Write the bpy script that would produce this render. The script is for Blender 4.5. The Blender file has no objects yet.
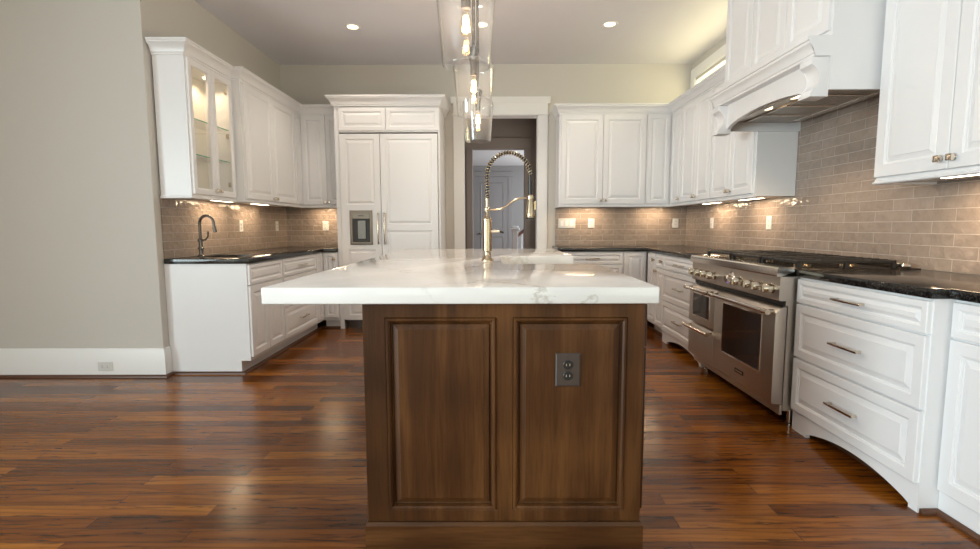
import bpy, bmesh, math, random
from mathutils import Vector, Matrix
random.seed(7)
scene = bpy.context.scene
COL = scene.collection
PI = math.pi
R90 = PI / 2

# ------------------------------------------------------------------ camera
F_PX, PITCH, YAW, ROLL, CAM_H = 501.57, 5.674, -0.172, -0.148, 1.1587
th, ya, ro = (math.radians(v) for v in (PITCH, YAW, ROLL))
r0 = Vector((math.cos(ya), -math.sin(ya), 0))
f0 = Vector((math.sin(ya), math.cos(ya), 0))
zh = Vector((0, 0, 1))
fwd = f0 * math.cos(th) - zh * math.sin(th)
up0 = f0 * math.sin(th) + zh * math.cos(th)
right = r0 * math.cos(ro) + up0 * math.sin(ro)
up = up0 * math.cos(ro) - r0 * math.sin(ro)
cam_d = bpy.data.cameras.new('camera')
cam = bpy.data.objects.new('camera', cam_d)
COL.objects.link(cam)
m = Matrix((right, up, -fwd)).transposed().to_4x4()
m.translation = (0, 0, CAM_H)
cam.matrix_world = m
cam_d.sensor_fit = 'HORIZONTAL'
cam_d.sensor_width = 36
cam_d.lens = F_PX / 980 * 36
cam_d.shift_y = 1.45 / 980
cam_d.clip_start = 0.05
scene.camera = cam

# ------------------------------------------------------------------ world, lights, exposure
world = bpy.data.worlds.new('world')
scene.world = world
world.use_nodes = True
bg = world.node_tree.nodes['Background']
bg.inputs[0].default_value = (1.0, 0.96, 0.66, 1)
bg.inputs[1].default_value = 1.6

def area(name, loc, rot, sx, sy, power, color, spread=PI):
    l = bpy.data.lights.new(name, 'AREA')
    l.shape = 'RECTANGLE'
    l.size, l.size_y = sx, sy
    l.energy = power
    l.color = color
    l.spread = spread
    o = bpy.data.objects.new(name, l)
    o.location = loc
    o.rotation_euler = rot
    COL.objects.link(o)
    return o

def point(name, loc, power, color, r=0.03):
    l = bpy.data.lights.new(name, 'POINT')
    l.energy = power
    l.color = color
    l.shadow_soft_size = r
    o = bpy.data.objects.new(name, l)
    o.location = loc
    COL.objects.link(o)
    return o

def spot(name, loc, power, color, angle, rot=(0, 0, 0), r=0.03, blend=0.6):
    l = bpy.data.lights.new(name, 'SPOT')
    l.energy = power
    l.color = color
    l.spot_size = angle
    l.spot_blend = blend
    l.shadow_soft_size = r
    o = bpy.data.objects.new(name, l)
    o.location = loc
    o.rotation_euler = rot
    COL.objects.link(o)
    return o

DAY = (0.775, 0.94, 1.0)
WARM = (1.0, 0.74, 0.46)
# daylight through the tall windows of the living side, behind the camera
for x, p_ in ((-4.2, 26), (-1.7, 12), (0.9, 6)):
    area('daylight_rear', (x, -4.38, 1.5), (R90, 0, 0), 1.6, 2.2, p_, DAY)
# daylight through the windows of the left side of the living room
area('daylight_side', (-5.88, -2.0, 1.5), (R90, 0, -R90), 3.0, 2.2, 340, DAY, math.radians(138))
# daylight added from an unseen opening on the right, to lift the left wall
area('daylight_right', (2.34, -2.0, 1.5), (R90, 0, R90), 3.0, 2.2, 55, DAY, math.radians(140))
# daylight through the high transom above the right-hand cabinets
area('daylight_transom', (2.50, 5.1, 2.66), (0, R90, 0), 0.3, 1.9, 13, (1.0, 0.86, 0.48))
# far room beyond the passage
area('daylight_far_room', (2.5, 10.4, 1.4), (R90, 0, R90), 2.0, 1.6, 120, (0.86, 0.93, 1.0))
area('passage_fill', (0.7, 7.3, 1.6), (R90, 0, R90), 0.8, 1.6, 14, (1.0, 0.93, 0.86))  # added fill to brighten the passage

vs = scene.view_settings
vs.view_transform = 'Standard'
vs.look = 'None'
vs.exposure = 0.10
vs.gamma = 1.0
vs.use_curve_mapping = False
scene.cycles.max_bounces = 10
scene.cycles.diffuse_bounces = 5
scene.cycles.glossy_bounces = 5
scene.cycles.transparent_max_bounces = 16
scene.cycles.transmission_bounces = 8
scene.cycles.caustics_reflective = False
scene.cycles.caustics_refractive = False
scene.cycles.sample_clamp_indirect = 4.0

# ------------------------------------------------------------------ materials
def mat(name):
    m_ = bpy.data.materials.new(name)
    m_.use_nodes = True
    nt = m_.node_tree
    return m_, nt, nt.nodes['Principled BSDF'], nt.nodes, nt.links

def setp(b, color=None, rough=None, metal=None, spec=None, coat=None):
    if color is not None: b.inputs['Base Color'].default_value = (*color, 1)
    if rough is not None: b.inputs['Roughness'].default_value = rough
    if metal is not None: b.inputs['Metallic'].default_value = metal
    if spec is not None: b.inputs['Specular IOR Level'].default_value = spec
    if coat is not None: b.inputs['Coat Weight'].default_value = coat

def plain(name, color, rough=0.5, metal=0.0, spec=0.5, bump=0.0, bscale=200.0, var=0.03):
    """painted or metal surface with a faint procedural variation"""
    m_, nt, b, N, L = mat(name)
    setp(b, color, rough, metal, spec)
    tc = N.new('ShaderNodeTexCoord')
    nz = N.new('ShaderNodeTexNoise')
    nz.inputs['Scale'].default_value = 3.0
    nz.inputs['Detail'].default_value = 3.0
    L.new(tc.outputs['Object'], nz.inputs['Vector'])
    mx = N.new('ShaderNodeMix'); mx.data_type = 'RGBA'
    mx.inputs[6].default_value = (*[c * (1 - var) for c in color], 1)
    mx.inputs[7].default_value = (*[min(1, c * (1 + var)) for c in color], 1)
    L.new(nz.outputs['Fac'], mx.inputs[0])
    L.new(mx.outputs[2], b.inputs['Base Color'])
    if bump:
        n2 = N.new('ShaderNodeTexNoise'); n2.inputs['Scale'].default_value = bscale
        L.new(tc.outputs['Object'], n2.inputs['Vector'])
        bp = N.new('ShaderNodeBump'); bp.inputs['Strength'].default_value = bump
        bp.inputs['Distance'].default_value = 0.002
        L.new(n2.outputs['Fac'], bp.inputs['Height'])
        L.new(bp.outputs['Normal'], b.inputs['Normal'])
    return m_

def mapping(N, L, src, scale, loc=(0, 0, 0), rot=(0, 0, 0)):
    mp = N.new('ShaderNodeMapping')
    mp.inputs['Scale'].default_value = scale
    mp.inputs['Location'].default_value = loc
    mp.inputs['Rotation'].default_value = rot
    L.new(src, mp.inputs['Vector'])
    return mp.outputs['Vector']

def ramp(N, L, fac, stops):
    r = N.new('ShaderNodeValToRGB')
    e = r.color_ramp.elements
    while len(e) < len(stops): e.new(0.5)
    for el, (p, c) in zip(e, stops):
        el.position = p
        el.color = (*c, 1) if len(c) == 3 else c
    L.new(fac, r.inputs[0])
    return r.outputs[0]

def math_n(N, L, op, a, b=None):
    n = N.new('ShaderNodeMath'); n.operation = op
    for i, v in enumerate((a, b)):
        if v is None: continue
        if isinstance(v, (int, float)): n.inputs[i].default_value = v
        else: L.new(v, n.inputs[i])
    return n.outputs[0]

def mixc(N, L, fac, a, b, mode='MIX'):
    n = N.new('ShaderNodeMix'); n.data_type = 'RGBA'; n.blend_type = mode
    for sock, v in ((0, fac), (6, a), (7, b)):
        if isinstance(v, (int, float)): n.inputs[sock].default_value = v
        elif isinstance(v, tuple): n.inputs[sock].default_value = (*v, 1)
        else: L.new(v, n.inputs[sock])
    return n.outputs[2]

def floor_material():
    m_, nt, b, N, L = mat('stained_oak_floor')
    tc = N.new('ShaderNodeTexCoord')
    obj = tc.outputs['Object']
    br = N.new('ShaderNodeTexBrick')
    br.offset = 0.37; br.offset_frequency = 2; br.squash = 1.0
    br.inputs['Color1'].default_value = (0, 0, 0, 1)
    br.inputs['Color2'].default_value = (1, 1, 1, 1)
    br.inputs['Mortar'].default_value = (0.5, 0.5, 0.5, 1)
    br.inputs['Scale'].default_value = 1.0
    br.inputs['Mortar Size'].default_value = 0.0011
    br.inputs['Brick Width'].default_value = 1.15
    br.inputs['Row Height'].default_value = 0.083
    L.new(obj, br.inputs['Vector'])
    rnd = br.outputs['Color']
    # every board takes its grain from another place
    cm = N.new('ShaderNodeCombineXYZ')
    L.new(math_n(N, L, 'MULTIPLY', rnd, 31.0), cm.inputs[0])
    L.new(math_n(N, L, 'MULTIPLY', rnd, 17.0), cm.inputs[2])
    va = N.new('ShaderNodeVectorMath'); va.operation = 'ADD'
    L.new(obj, va.inputs[0]); L.new(cm.outputs[0], va.inputs[1])
    v = va.outputs[0]
    def noise(scale, detail, dist=0.0, rough=0.6):
        n = N.new('ShaderNodeTexNoise')
        n.inputs['Scale'].default_value = 1.0
        n.inputs['Detail'].default_value = detail
        n.inputs['Roughness'].default_value = rough
        n.inputs['Distortion'].default_value = dist
        L.new(mapping(N, L, v, scale), n.inputs['Vector'])
        return n.outputs['Fac']
    grain = noise((1.6, 14, 5), 4, 0.4, 0.55)
    flecks = noise((5.0, 55, 9), 3, 0.6, 0.6)
    pores = noise((5, 260, 9), 2, 0.0, 0.6)
    wv = N.new('ShaderNodeTexWave')
    wv.wave_type = 'BANDS'; wv.bands_direction = 'Y'
    wv.inputs['Scale'].default_value = 1.0
    wv.inputs['Distortion'].default_value = 11.0
    wv.inputs['Detail'].default_value = 2.0
    wv.inputs['Detail Scale'].default_value = 0.8
    wv.inputs['Detail Roughness'].default_value = 0.4
    L.new(mapping(N, L, v, (2.2, 9.0, 1.0)), wv.inputs['Vector'])
    g = math_n(N, L, 'ADD', math_n(N, L, 'MULTIPLY', grain, 0.55), math_n(N, L, 'MULTIPLY', rnd, 0.45))
    base = ramp(N, L, g, [(0.22, (0.085, 0.0230, 0.0024)), (0.45, (0.178, 0.0520, 0.0050)), (0.62, (0.262, 0.0830, 0.0085)), (0.85, (0.410, 0.1530, 0.0195))])
    c = mixc(N, L, 0.45, base, ramp(N, L, wv.outputs['Fac'], [(0.02, (0.45, 0.40, 0.36)), (0.30, (0.96, 0.96, 0.96)), (1.0, (1.08, 1.08, 1.08))]), 'MULTIPLY')
    c = mixc(N, L, 0.7, c, ramp(N, L, flecks, [(0.35, (0.12, 0.09, 0.08)), (0.43, (1, 1, 1))]), 'MULTIPLY')
    c = mixc(N, L, 0.45, c, ramp(N, L, pores, [(0.34, (0.55, 0.52, 0.5)), (0.55, (1, 1, 1))]), 'MULTIPLY')
    c = mixc(N, L, br.outputs['Fac'], c, (0.010, 0.004, 0.002))
    L.new(c, b.inputs['Base Color'])
    setp(b, spec=0.32)
    rr = math_n(N, L, 'ADD', 0.13, math_n(N, L, 'MULTIPLY', grain, 0.16))
    L.new(rr, b.inputs['Roughness'])
    h = math_n(N, L, 'SUBTRACT', math_n(N, L, 'MULTIPLY', pores, 0.25), br.outputs['Fac'])
    bp = N.new('ShaderNodeBump'); bp.inputs['Strength'].default_value = 0.25; bp.inputs['Distance'].default_value = 0.0012
    L.new(h, bp.inputs['Height']); L.new(bp.outputs['Normal'], b.inputs['Normal'])
    return m_

def dark_wood(name, axis):
    """brown stained cherry; grain runs along the given axis"""
    m_, nt, b, N, L = mat(name)
    tc = N.new('ShaderNodeTexCoord')
    sc = {'Z': (14, 14, 0.9), 'X': (0.9, 14, 14), 'Y': (14, 0.9, 14)}[axis]
    n = N.new('ShaderNodeTexNoise'); n.inputs['Scale'].default_value = 1.0
    n.inputs['Detail'].default_value = 6; n.inputs['Distortion'].default_value = 0.7
    L.new(mapping(N, L, tc.outputs['Object'], sc), n.inputs['Vector'])
    n2 = N.new('ShaderNodeTexNoise'); n2.inputs['Scale'].default_value = 2.2; n2.inputs['Detail'].default_value = 2
    L.new(tc.outputs['Object'], n2.inputs['Vector'])
    n3 = N.new('ShaderNodeTexNoise'); n3.inputs['Scale'].default_value = 1.0; n3.inputs['Detail'].default_value = 2
    L.new(mapping(N, L, tc.outputs['Object'], tuple(s * 9 for s in sc)), n3.inputs['Vector'])
    g = math_n(N, L, 'ADD', math_n(N, L, 'MULTIPLY', n.outputs['Fac'], 0.5), math_n(N, L, 'MULTIPLY', n2.outputs['Fac'], 0.5))
    c = ramp(N, L, g, [(0.32, (0.026, 0.0092, 0.0032)), (0.5, (0.068, 0.0262, 0.0082)), (0.68, (0.138, 0.058, 0.0190))])
    c = mixc(N, L, 0.5, c, ramp(N, L, n3.outputs['Fac'], [(0.35, (0.6, 0.58, 0.55)), (0.55, (1, 1, 1))]), 'MULTIPLY')
    L.new(c, b.inputs['Base Color'])
    setp(b, rough=0.40, spec=0.22)
    return m_

def quartz():
    m_, nt, b, N, L = mat('white_veined_quartz')
    tc = N.new('ShaderNodeTexCoord'); obj = tc.outputs['Object']
    nz = N.new('ShaderNodeTexNoise'); nz.inputs['Scale'].default_value = 2.6; nz.inputs['Detail'].default_value = 6
    nz.inputs['Roughness'].default_value = 0.62
    L.new(mapping(N, L, obj, (1, 1, 1.6), (3.1, 0.4, 0.2)), nz.inputs['Vector'])
    va = N.new('ShaderNodeVectorMath'); va.operation = 'MULTIPLY_ADD'
    L.new(nz.outputs['Color'], va.inputs[0]); va.inputs[1].default_value = (0.75, 0.75, 0.75); L.new(obj, va.inputs[2])
    vo = N.new('ShaderNodeTexVoronoi'); vo.feature = 'DISTANCE_TO_EDGE'; vo.inputs['Scale'].default_value = 1.35
    L.new(mapping(N, L, va.outputs[0], (1, 0.8, 1), (0.3, 0.1, 0)), vo.inputs['Vector'])
    line = ramp(N, L, vo.outputs['Distance'], [(0.0, (1, 1, 1)), (0.006, (0.75, 0.75, 0.75)), (0.022, (0, 0, 0))])
    mk = N.new('ShaderNodeTexNoise'); mk.inputs['Scale'].default_value = 1.7; mk.inputs['Detail'].default_value = 2
    L.new(mapping(N, L, obj, (1, 1, 1), (7.3, 2.0, 0)), mk.inputs['Vector'])
    msk = ramp(N, L, mk.outputs['Fac'], [(0.50, (0, 0, 0)), (0.64, (1, 1, 1))])
    vein = math_n(N, L, 'MULTIPLY', line, msk)
    soft = ramp(N, L, nz.outputs['Fac'], [(0.35, (0.69, 0.68, 0.665)), (0.6, (0.735, 0.725, 0.71))])
    c = mixc(N, L, math_n(N, L, 'MULTIPLY', vein, 0.5), soft, (0.33, 0.28, 0.22))
    L.new(c, b.inputs['Base Color'])
    setp(b, rough=0.10, spec=0.5)
    return m_

def granite():
    m_, nt, b, N, L = mat('dark_granite')
    tc = N.new('ShaderNodeTexCoord')
    n = N.new('ShaderNodeTexNoise'); n.inputs['Scale'].default_value = 130; n.inputs['Detail'].default_value = 4
    L.new(tc.outputs['Object'], n.inputs['Vector'])
    v = N.new('ShaderNodeTexVoronoi'); v.inputs['Scale'].default_value = 210
    L.new(tc.outputs['Object'], v.inputs['Vector'])
    c = ramp(N, L, n.outputs['Fac'], [(0.38, (0.006, 0.0055, 0.0055)), (0.56, (0.020, 0.018, 0.017)), (0.74, (0.075, 0.066, 0.060))])
    c = mixc(N, L, 0.22, c, v.outputs['Color'], 'MULTIPLY')
    L.new(c, b.inputs['Base Color'])
    setp(b, rough=0.13, spec=0.5)
    bp = N.new('ShaderNodeBump'); bp.inputs['Strength'].default_value = 0.02; bp.inputs['Distance'].default_value = 0.0005
    L.new(n.outputs['Fac'], bp.inputs['Height']); L.new(bp.outputs['Normal'], b.inputs['Normal'])
    return m_

def tile(name, swap):
    """glazed grey-taupe subway tile; swap picks the wall's horizontal axis ('X' or 'Y')"""
    m_, nt, b, N, L = mat(name)
    tc = N.new('ShaderNodeTexCoord'); obj = tc.outputs['Object']
    sp = N.new('ShaderNodeSeparateXYZ'); L.new(obj, sp.inputs[0])
    cb = N.new('ShaderNodeCombineXYZ')
    L.new(sp.outputs[0 if swap == 'X' else 1], cb.inputs[0])
    L.new(math_n(N, L, 'SUBTRACT', sp.outputs[2], 0.914 - 0.066 * 20), cb.inputs[1])
    br = N.new('ShaderNodeTexBrick'); br.offset = 0.5; br.offset_frequency = 2
    br.inputs['Color1'].default_value = (0, 0, 0, 1); br.inputs['Color2'].default_value = (1, 1, 1, 1)
    br.inputs['Mortar'].default_value = (0.5, 0.5, 0.5, 1)
    br.inputs['Scale'].default_value = 1.0
    br.inputs['Mortar Size'].default_value = 0.0022
    br.inputs['Mortar Smooth'].default_value = 0.15
    br.inputs['Brick Width'].default_value = 0.275
    br.inputs['Row Height'].default_value = 0.066
    L.new(cb.outputs[0], br.inputs['Vector'])
    rnd = br.outputs['Color']
    off = N.new('ShaderNodeCombineXYZ'); L.new(math_n(N, L, 'MULTIPLY', rnd, 23.0), off.inputs[2])
    va = N.new('ShaderNodeVectorMath'); va.operation = 'ADD'
    L.new(obj, va.inputs[0]); L.new(off.outputs[0], va.inputs[1])
    nz = N.new('ShaderNodeTexNoise'); nz.inputs['Scale'].default_value = 17; nz.inputs['Detail'].default_value = 3
    L.new(va.outputs[0], nz.inputs['Vector'])
    nb = N.new('ShaderNodeTexNoise'); nb.inputs['Scale'].default_value = 22; nb.inputs['Detail'].default_value = 4
    L.new(va.outputs[0], nb.inputs['Vector'])
    t = math_n(N, L, 'ADD', math_n(N, L, 'MULTIPLY', rnd, 0.28), math_n(N, L, 'MULTIPLY', nb.outputs['Fac'], 0.72))
    c = ramp(N, L, t, [(0.2, (0.250, 0.195, 0.160)), (0.5, (0.305, 0.240, 0.198)), (0.8, (0.370, 0.295, 0.248))])
    c = mixc(N, L, br.outputs['Fac'], c, (0.47, 0.40, 0.345))
    L.new(c, b.inputs['Base Color'])
    L.new(math_n(N, L, 'ADD', 0.07, math_n(N, L, 'MULTIPLY', br.outputs['Fac'], 0.5)), b.inputs['Roughness'])
    setp(b, spec=0.6)
    h = math_n(N, L, 'SUBTRACT', math_n(N, L, 'MULTIPLY', nz.outputs['Fac'], 4.0), math_n(N, L, 'MULTIPLY', br.outputs['Fac'], 0.8))
    bp = N.new('ShaderNodeBump'); bp.inputs['Strength'].default_value = 0.8; bp.inputs['Distance'].default_value = 0.0030
    L.new(h, bp.inputs['Height']); L.new(bp.outputs['Normal'], b.inputs['Normal'])
    return m_

def steel(name, color, rough, axis=0):
    m_, nt, b, N, L = mat(name)
    tc = N.new('ShaderNodeTexCoord')
    sc = [90, 90, 90]; sc[axis] = 2
    n = N.new('ShaderNodeTexNoise'); n.inputs['Scale'].default_value = 1.0; n.inputs['Detail'].default_value = 2
    L.new(mapping(N, L, tc.outputs['Object'], tuple(sc)), n.inputs['Vector'])
    setp(b, color, rough, 1.0)
    L.new(math_n(N, L, 'ADD', rough, math_n(N, L, 'MULTIPLY', n.outputs['Fac'], 0.008)), b.inputs['Roughness'])
    return m_

def thin_glass(name, tint=(1, 1, 1), power=5.0, gain=1.0, haze=0.0):
    m_, nt, b, N, L = mat(name)
    N.remove(b)
    out = N['Material Output']
    lw = N.new('ShaderNodeLayerWeight'); lw.inputs['Blend'].default_value = 0.5
    fres = math_n(N, L, 'ADD', 0.04, math_n(N, L, 'MULTIPLY', math_n(N, L, 'POWER', lw.outputs['Facing'], power), 0.96))
    tr = N.new('ShaderNodeBsdfTransparent'); tr.inputs[0].default_value = (*tint, 1)
    gl = N.new('ShaderNodeBsdfGlossy'); gl.inputs['Roughness'].default_value = 0.02
    if haze:
        tl = N.new('ShaderNodeBsdfTranslucent'); tl.inputs[0].default_value = (0.95, 0.95, 0.95, 1)
        mh = N.new('ShaderNodeMixShader'); mh.inputs[0].default_value = haze
        L.new(tr.outputs[0], mh.inputs[1]); L.new(tl.outputs[0], mh.inputs[2])
        tr = mh
    mx = N.new('ShaderNodeMixShader')
    L.new(math_n(N, L, 'MINIMUM', math_n(N, L, 'MULTIPLY', fres, gain), 1.0), mx.inputs[0])
    L.new(tr.outputs[0], mx.inputs[1]); L.new(gl.outputs[0], mx.inputs[2])
    L.new(mx.outputs[0], out.inputs['Surface'])
    return m_

def glow(name, color, strength):
    m_, nt, b, N, L = mat(name)
    setp(b, (0.8, 0.8, 0.8), 0.5)
    b.inputs['Emission Color'].default_value = (*color, 1)
    b.inputs['Emission Strength'].default_value = strength
    return m_

M = dict(
    wall=plain('wall_paint', (0.585, 0.555, 0.51), 0.7, bump=0.05, bscale=300, var=0.015),
    ceiling=plain('ceiling_paint', (0.78, 0.77, 0.815), 0.8, var=0.015),
    white=plain('white_cabinet_paint', (0.80, 0.795, 0.805), 0.32, var=0.01),
    trim=plain('white_trim_paint', (0.82, 0.81, 0.80), 0.38, var=0.01),
    taupe=plain('dimmed_passage_paint', (0.25, 0.215, 0.19), 0.6, var=0.02),  # wall paint darkened so its colour carries the passage's low light
    inside=plain('cabinet_interior_paint', (0.78, 0.74, 0.66), 0.45, var=0.01),
    floor=floor_material(),
    shoe=plain('dark_stained_moulding', (0.085, 0.032, 0.013), 0.35, var=0.25),
    woodz=dark_wood('stained_cherry_upright_grain', 'Z'),
    woodx=dark_wood('stained_cherry_level_grain', 'X'),
    quartz=quartz(), granite=granite(),
    tilex=tile('glazed_tile_facing_front', 'X'), tiley=tile('glazed_tile_facing_side', 'Y'),
    steel=steel('brushed_stainless_steel', (0.60, 0.55, 0.50), 0.40),
    steel2=steel('polished_stainless_steel', (0.78, 0.73, 0.67), 0.15),
    nickel=plain('polished_nickel', (0.72, 0.64, 0.54), 0.14, 1.0),
    brass=plain('champagne_nickel', (0.48, 0.39, 0.275), 0.18, 1.0),
    darkbrown=plain('dark_bronze_metal', (0.045, 0.038, 0.033), 0.4, 1.0),
    gunmetal=plain('dark_metal', (0.115, 0.103, 0.093), 0.25, 1.0),
    bronzemetal=plain('brown_grey_metal', (0.24, 0.205, 0.17), 0.42, 1.0),
    knobsteel=plain('chromed_knob_metal', (0.66, 0.60, 0.50), 0.16, 1.0),
    black=plain('black_plastic', (0.012, 0.012, 0.012), 0.35),
    iron=plain('black_cast_iron', (0.014, 0.013, 0.013), 0.45, bump=0.3),
    ovenglass=plain('black_oven_glass', (0.008, 0.008, 0.009), 0.06, spec=0.7),
    fireclay=plain('white_fireclay', (0.86, 0.86, 0.85), 0.12, var=0.005),
    plastic=plain('white_plastic', (0.66, 0.65, 0.635), 0.35, var=0.01),
    slot=plain('dark_slot', (0.03, 0.028, 0.026), 0.5),
    bronze=plain('bronze_plastic', (0.050, 0.035, 0.029), 0.42),
    glass=thin_glass('clear_glass', (0.97, 0.98, 0.98)),
    seeded=thin_glass('clear_seeded_glass', (0.985, 0.985, 0.985), 3.0, 1.0, 0.006),
    shelfglass=plain('green_edged_glass', (0.01, 0.33, 0.19), 0.08),
    amber=glow('warm_filament', (1.0, 0.62, 0.25), 45.0),
    bulb=thin_glass('amber_bulb_glass', (1.0, 0.93, 0.80)),
    led=glow('warm_led', (1.0, 0.80, 0.55), 14.0),
    lamp=glow('warm_downlight', (1.0, 0.78, 0.50), 4.0),
    blue=glow('blue_indicator', (0.02, 0.06, 1.0), 3.0),
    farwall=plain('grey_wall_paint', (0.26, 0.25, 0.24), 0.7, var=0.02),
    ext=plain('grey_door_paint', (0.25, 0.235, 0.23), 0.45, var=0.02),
)

# ------------------------------------------------------------------ mesh tools
class MB:
    def __init__(self):
        self.bm = bmesh.new()

    def box(self, x0, x1, y0, y1, z0, z1, bev=0.0, seg=1):
        bm = self.bm
        n0 = len(bm.verts)
        v = [bm.verts.new((x, y, z)) for z in (z0, z1) for y in (y0, y1) for x in (x0, x1)]
        fs = [bm.faces.new([v[i] for i in q]) for q in ((0, 2, 3, 1), (4, 5, 7, 6), (0, 1, 5, 4), (2, 6, 7, 3), (0, 4, 6, 2), (1, 3, 7, 5))]
        if bev:
            es = list({e for f in fs for e in f.edges})
            bmesh.ops.bevel(bm, geom=es, offset=bev, segments=seg, profile=0.5, affect='EDGES')
        return self

    def cells(self, us, vs_, filled, w0, w1, axes='XYZ', bev=0.0, seg=2):
        """slab made of a grid of cells (holes and L shapes); axes says which world axes u, v, w are"""
        bm = bmesh.new()
        ai = ['XYZ'.index(a) for a in axes]
        cache = {}
        def V(i, j, k):
            if (i, j, k) not in cache:
                p = [0, 0, 0]
                p[ai[0]], p[ai[1]], p[ai[2]] = us[i], vs_[j], (w0, w1)[k]
                cache[(i, j, k)] = bm.verts.new(p)
            return cache[(i, j, k)]
        nu, nv = len(us) - 1, len(vs_) - 1
        F = lambda i, j: 0 <= i < nu and 0 <= j < nv and filled(i, j)
        for i in range(nu):
            for j in range(nv):
                if not F(i, j): continue
                for k in (0, 1):
                    bm.faces.new([V(i, j, k), V(i + 1, j, k), V(i + 1, j + 1, k), V(i, j + 1, k)])
                for (di, dj, a, b_) in ((-1, 0, (0, 0), (0, 1)), (1, 0, (1, 0), (1, 1)), (0, -1, (0, 0), (1, 0)), (0, 1, (0, 1), (1, 1))):
                    if not F(i + di, j + dj):
                        p, q = (i + a[0], j + a[1]), (i + b_[0], j + b_[1])
                        bm.faces.new([V(*p, 0), V(*q, 0), V(*q, 1), V(*p, 1)])
        bmesh.ops.recalc_face_normals(bm, faces=bm.faces)
        bmesh.ops.dissolve_limit(bm, angle_limit=0.02, verts=bm.verts, edges=bm.edges)
        if bev:
            es = [e for e in bm.edges if len(e.link_faces) == 2 and e.calc_face_angle(0) > 0.5]
            bmesh.ops.bevel(bm, geom=es, offset=bev, segments=seg, profile=0.5, affect='EDGES')
        self.merge(bm)
        return self

    def merge(self, other):
        me = bpy.data.meshes.new('tmp')
        other.to_mesh(me); other.free()
        self.bm.from_mesh(me)
        bpy.data.meshes.remove(me)

    def prism(self, pts, w0, w1, axes='XYZ', bev=0.0):
        """polygon in the plane of the first two axes, pushed along the third"""
        bm = bmesh.new()
        ai = ['XYZ'.index(a) for a in axes]
        def P(u, v, w):
            p = [0, 0, 0]
            p[ai[0]], p[ai[1]], p[ai[2]] = u, v, w
            return p
        a = [bm.verts.new(P(u, v, w0)) for u, v in pts]
        b_ = [bm.verts.new(P(u, v, w1)) for u, v in pts]
        n = len(pts)
        fa = bm.faces.new(a); fb = bm.faces.new(b_)
        for i in range(n):
            bm.faces.new([a[i], a[(i + 1) % n], b_[(i + 1) % n], b_[i]])
        if bev:
            es = list({e for f in (fa, fb) for e in f.edges})
            bmesh.ops.bevel(bm, geom=es, offset=bev, segments=2, profile=0.5, affect='EDGES')
        bmesh.ops.triangulate(bm, faces=[f for f in bm.faces if len(f.verts) > 4])
        bmesh.ops.recalc_face_normals(bm, faces=bm.faces)
        self.merge(bm)
        return self

    def tube(self, pts, r, n=12, caps=True):
        bm = self.bm
        pts = [Vector(p) for p in pts]
        rs = r if isinstance(r, (list, tuple)) else [r] * len(pts)
        rings = []
        t0 = (pts[1] - pts[0]).normalized()
        ref = Vector((0, 0, 1)) if abs(t0.z) < 0.9 else Vector((1, 0, 0))
        nrm = t0.cross(ref).normalized()
        for i, p in enumerate(pts):
            a = pts[max(0, i - 1)]; b_ = pts[min(len(pts) - 1, i + 1)]
            t = (b_ - a).normalized()
            nrm = (nrm - t * nrm.dot(t)).normalized()
            bn = t.cross(nrm)
            rings.append([bm.verts.new(p + (nrm * math.cos(2 * PI * k / n) + bn * math.sin(2 * PI * k / n)) * rs[i]) for k in range(n)])
        for A, B in zip(rings, rings[1:]):
            for k in range(n):
                bm.faces.new([A[k], A[(k + 1) % n], B[(k + 1) % n], B[k]])
        if caps:
            bm.faces.new(rings[0][::-1]); bm.faces.new(rings[-1])
        return self

    def lathe(self, prof, c=(0, 0, 0), n=32, axis='Z', closed=False):
        """prof = (radius, height) points; closed joins last to first (a shell with thickness)"""
        bm = self.bm
        c = Vector(c)
        def P(r, h, a):
            x, y = r * math.cos(a), r * math.sin(a)
            return c + {'Z': Vector((x, y, h)), 'Y': Vector((x, h, y)), 'X': Vector((h, x, y))}[axis]
        rings = []
        for r, h in prof:
            if r < 1e-6: rings.append([bm.verts.new(P(0, h, 0))])
            else: rings.append([bm.verts.new(P(r, h, 2 * PI * k / n)) for k in range(n)])
        pairs = list(zip(rings, rings[1:])) + ([(rings[-1], rings[0])] if closed else [])
        for A, B in pairs:
            for k in range(n):
                q = []
                for w in (A[k % len(A)], A[(k + 1) % len(A)], B[(k + 1) % len(B)], B[k % len(B)]):
                    if w not in q: q.append(w)
                if len(q) > 2: bm.faces.new(q)
        bmesh.ops.recalc_face_normals(bm, faces=bm.faces)
        return self

    def loops(self, x0, x1, z0, z1, lp, back=True):
        """rectangles stepped inwards: lp = (inset, y) pairs; last one is filled"""
        bm = self.bm
        rings = []
        for d, y in lp:
            rings.append([bm.verts.new(p) for p in ((x0 + d, y, z0 + d), (x1 - d, y, z0 + d), (x1 - d, y, z1 - d), (x0 + d, y, z1 - d))])
        for A, B in zip(rings, rings[1:]):
            for k in range(4):
                bm.faces.new([A[k], A[(k + 1) % 4], B[(k + 1) % 4], B[k]])
        bm.faces.new(rings[-1])
        if back: bm.faces.new(rings[0][::-1])
        return self

    def ring(self, x0, x1, z0, z1, lp):
        """a rectangular frame: the (inset, y) section closes on itself, leaving an opening"""
        bm = self.bm
        rings = []
        for d, y in lp:
            rings.append([bm.verts.new(p) for p in ((x0 + d, y, z0 + d), (x1 - d, y, z0 + d), (x1 - d, y, z1 - d), (x0 + d, y, z1 - d))])
        for A, B in zip(rings, rings[1:] + rings[:1]):
            for k in range(4):
                bm.faces.new([A[k], A[(k + 1) % 4], B[(k + 1) % 4], B[k]])
        return self

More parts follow.
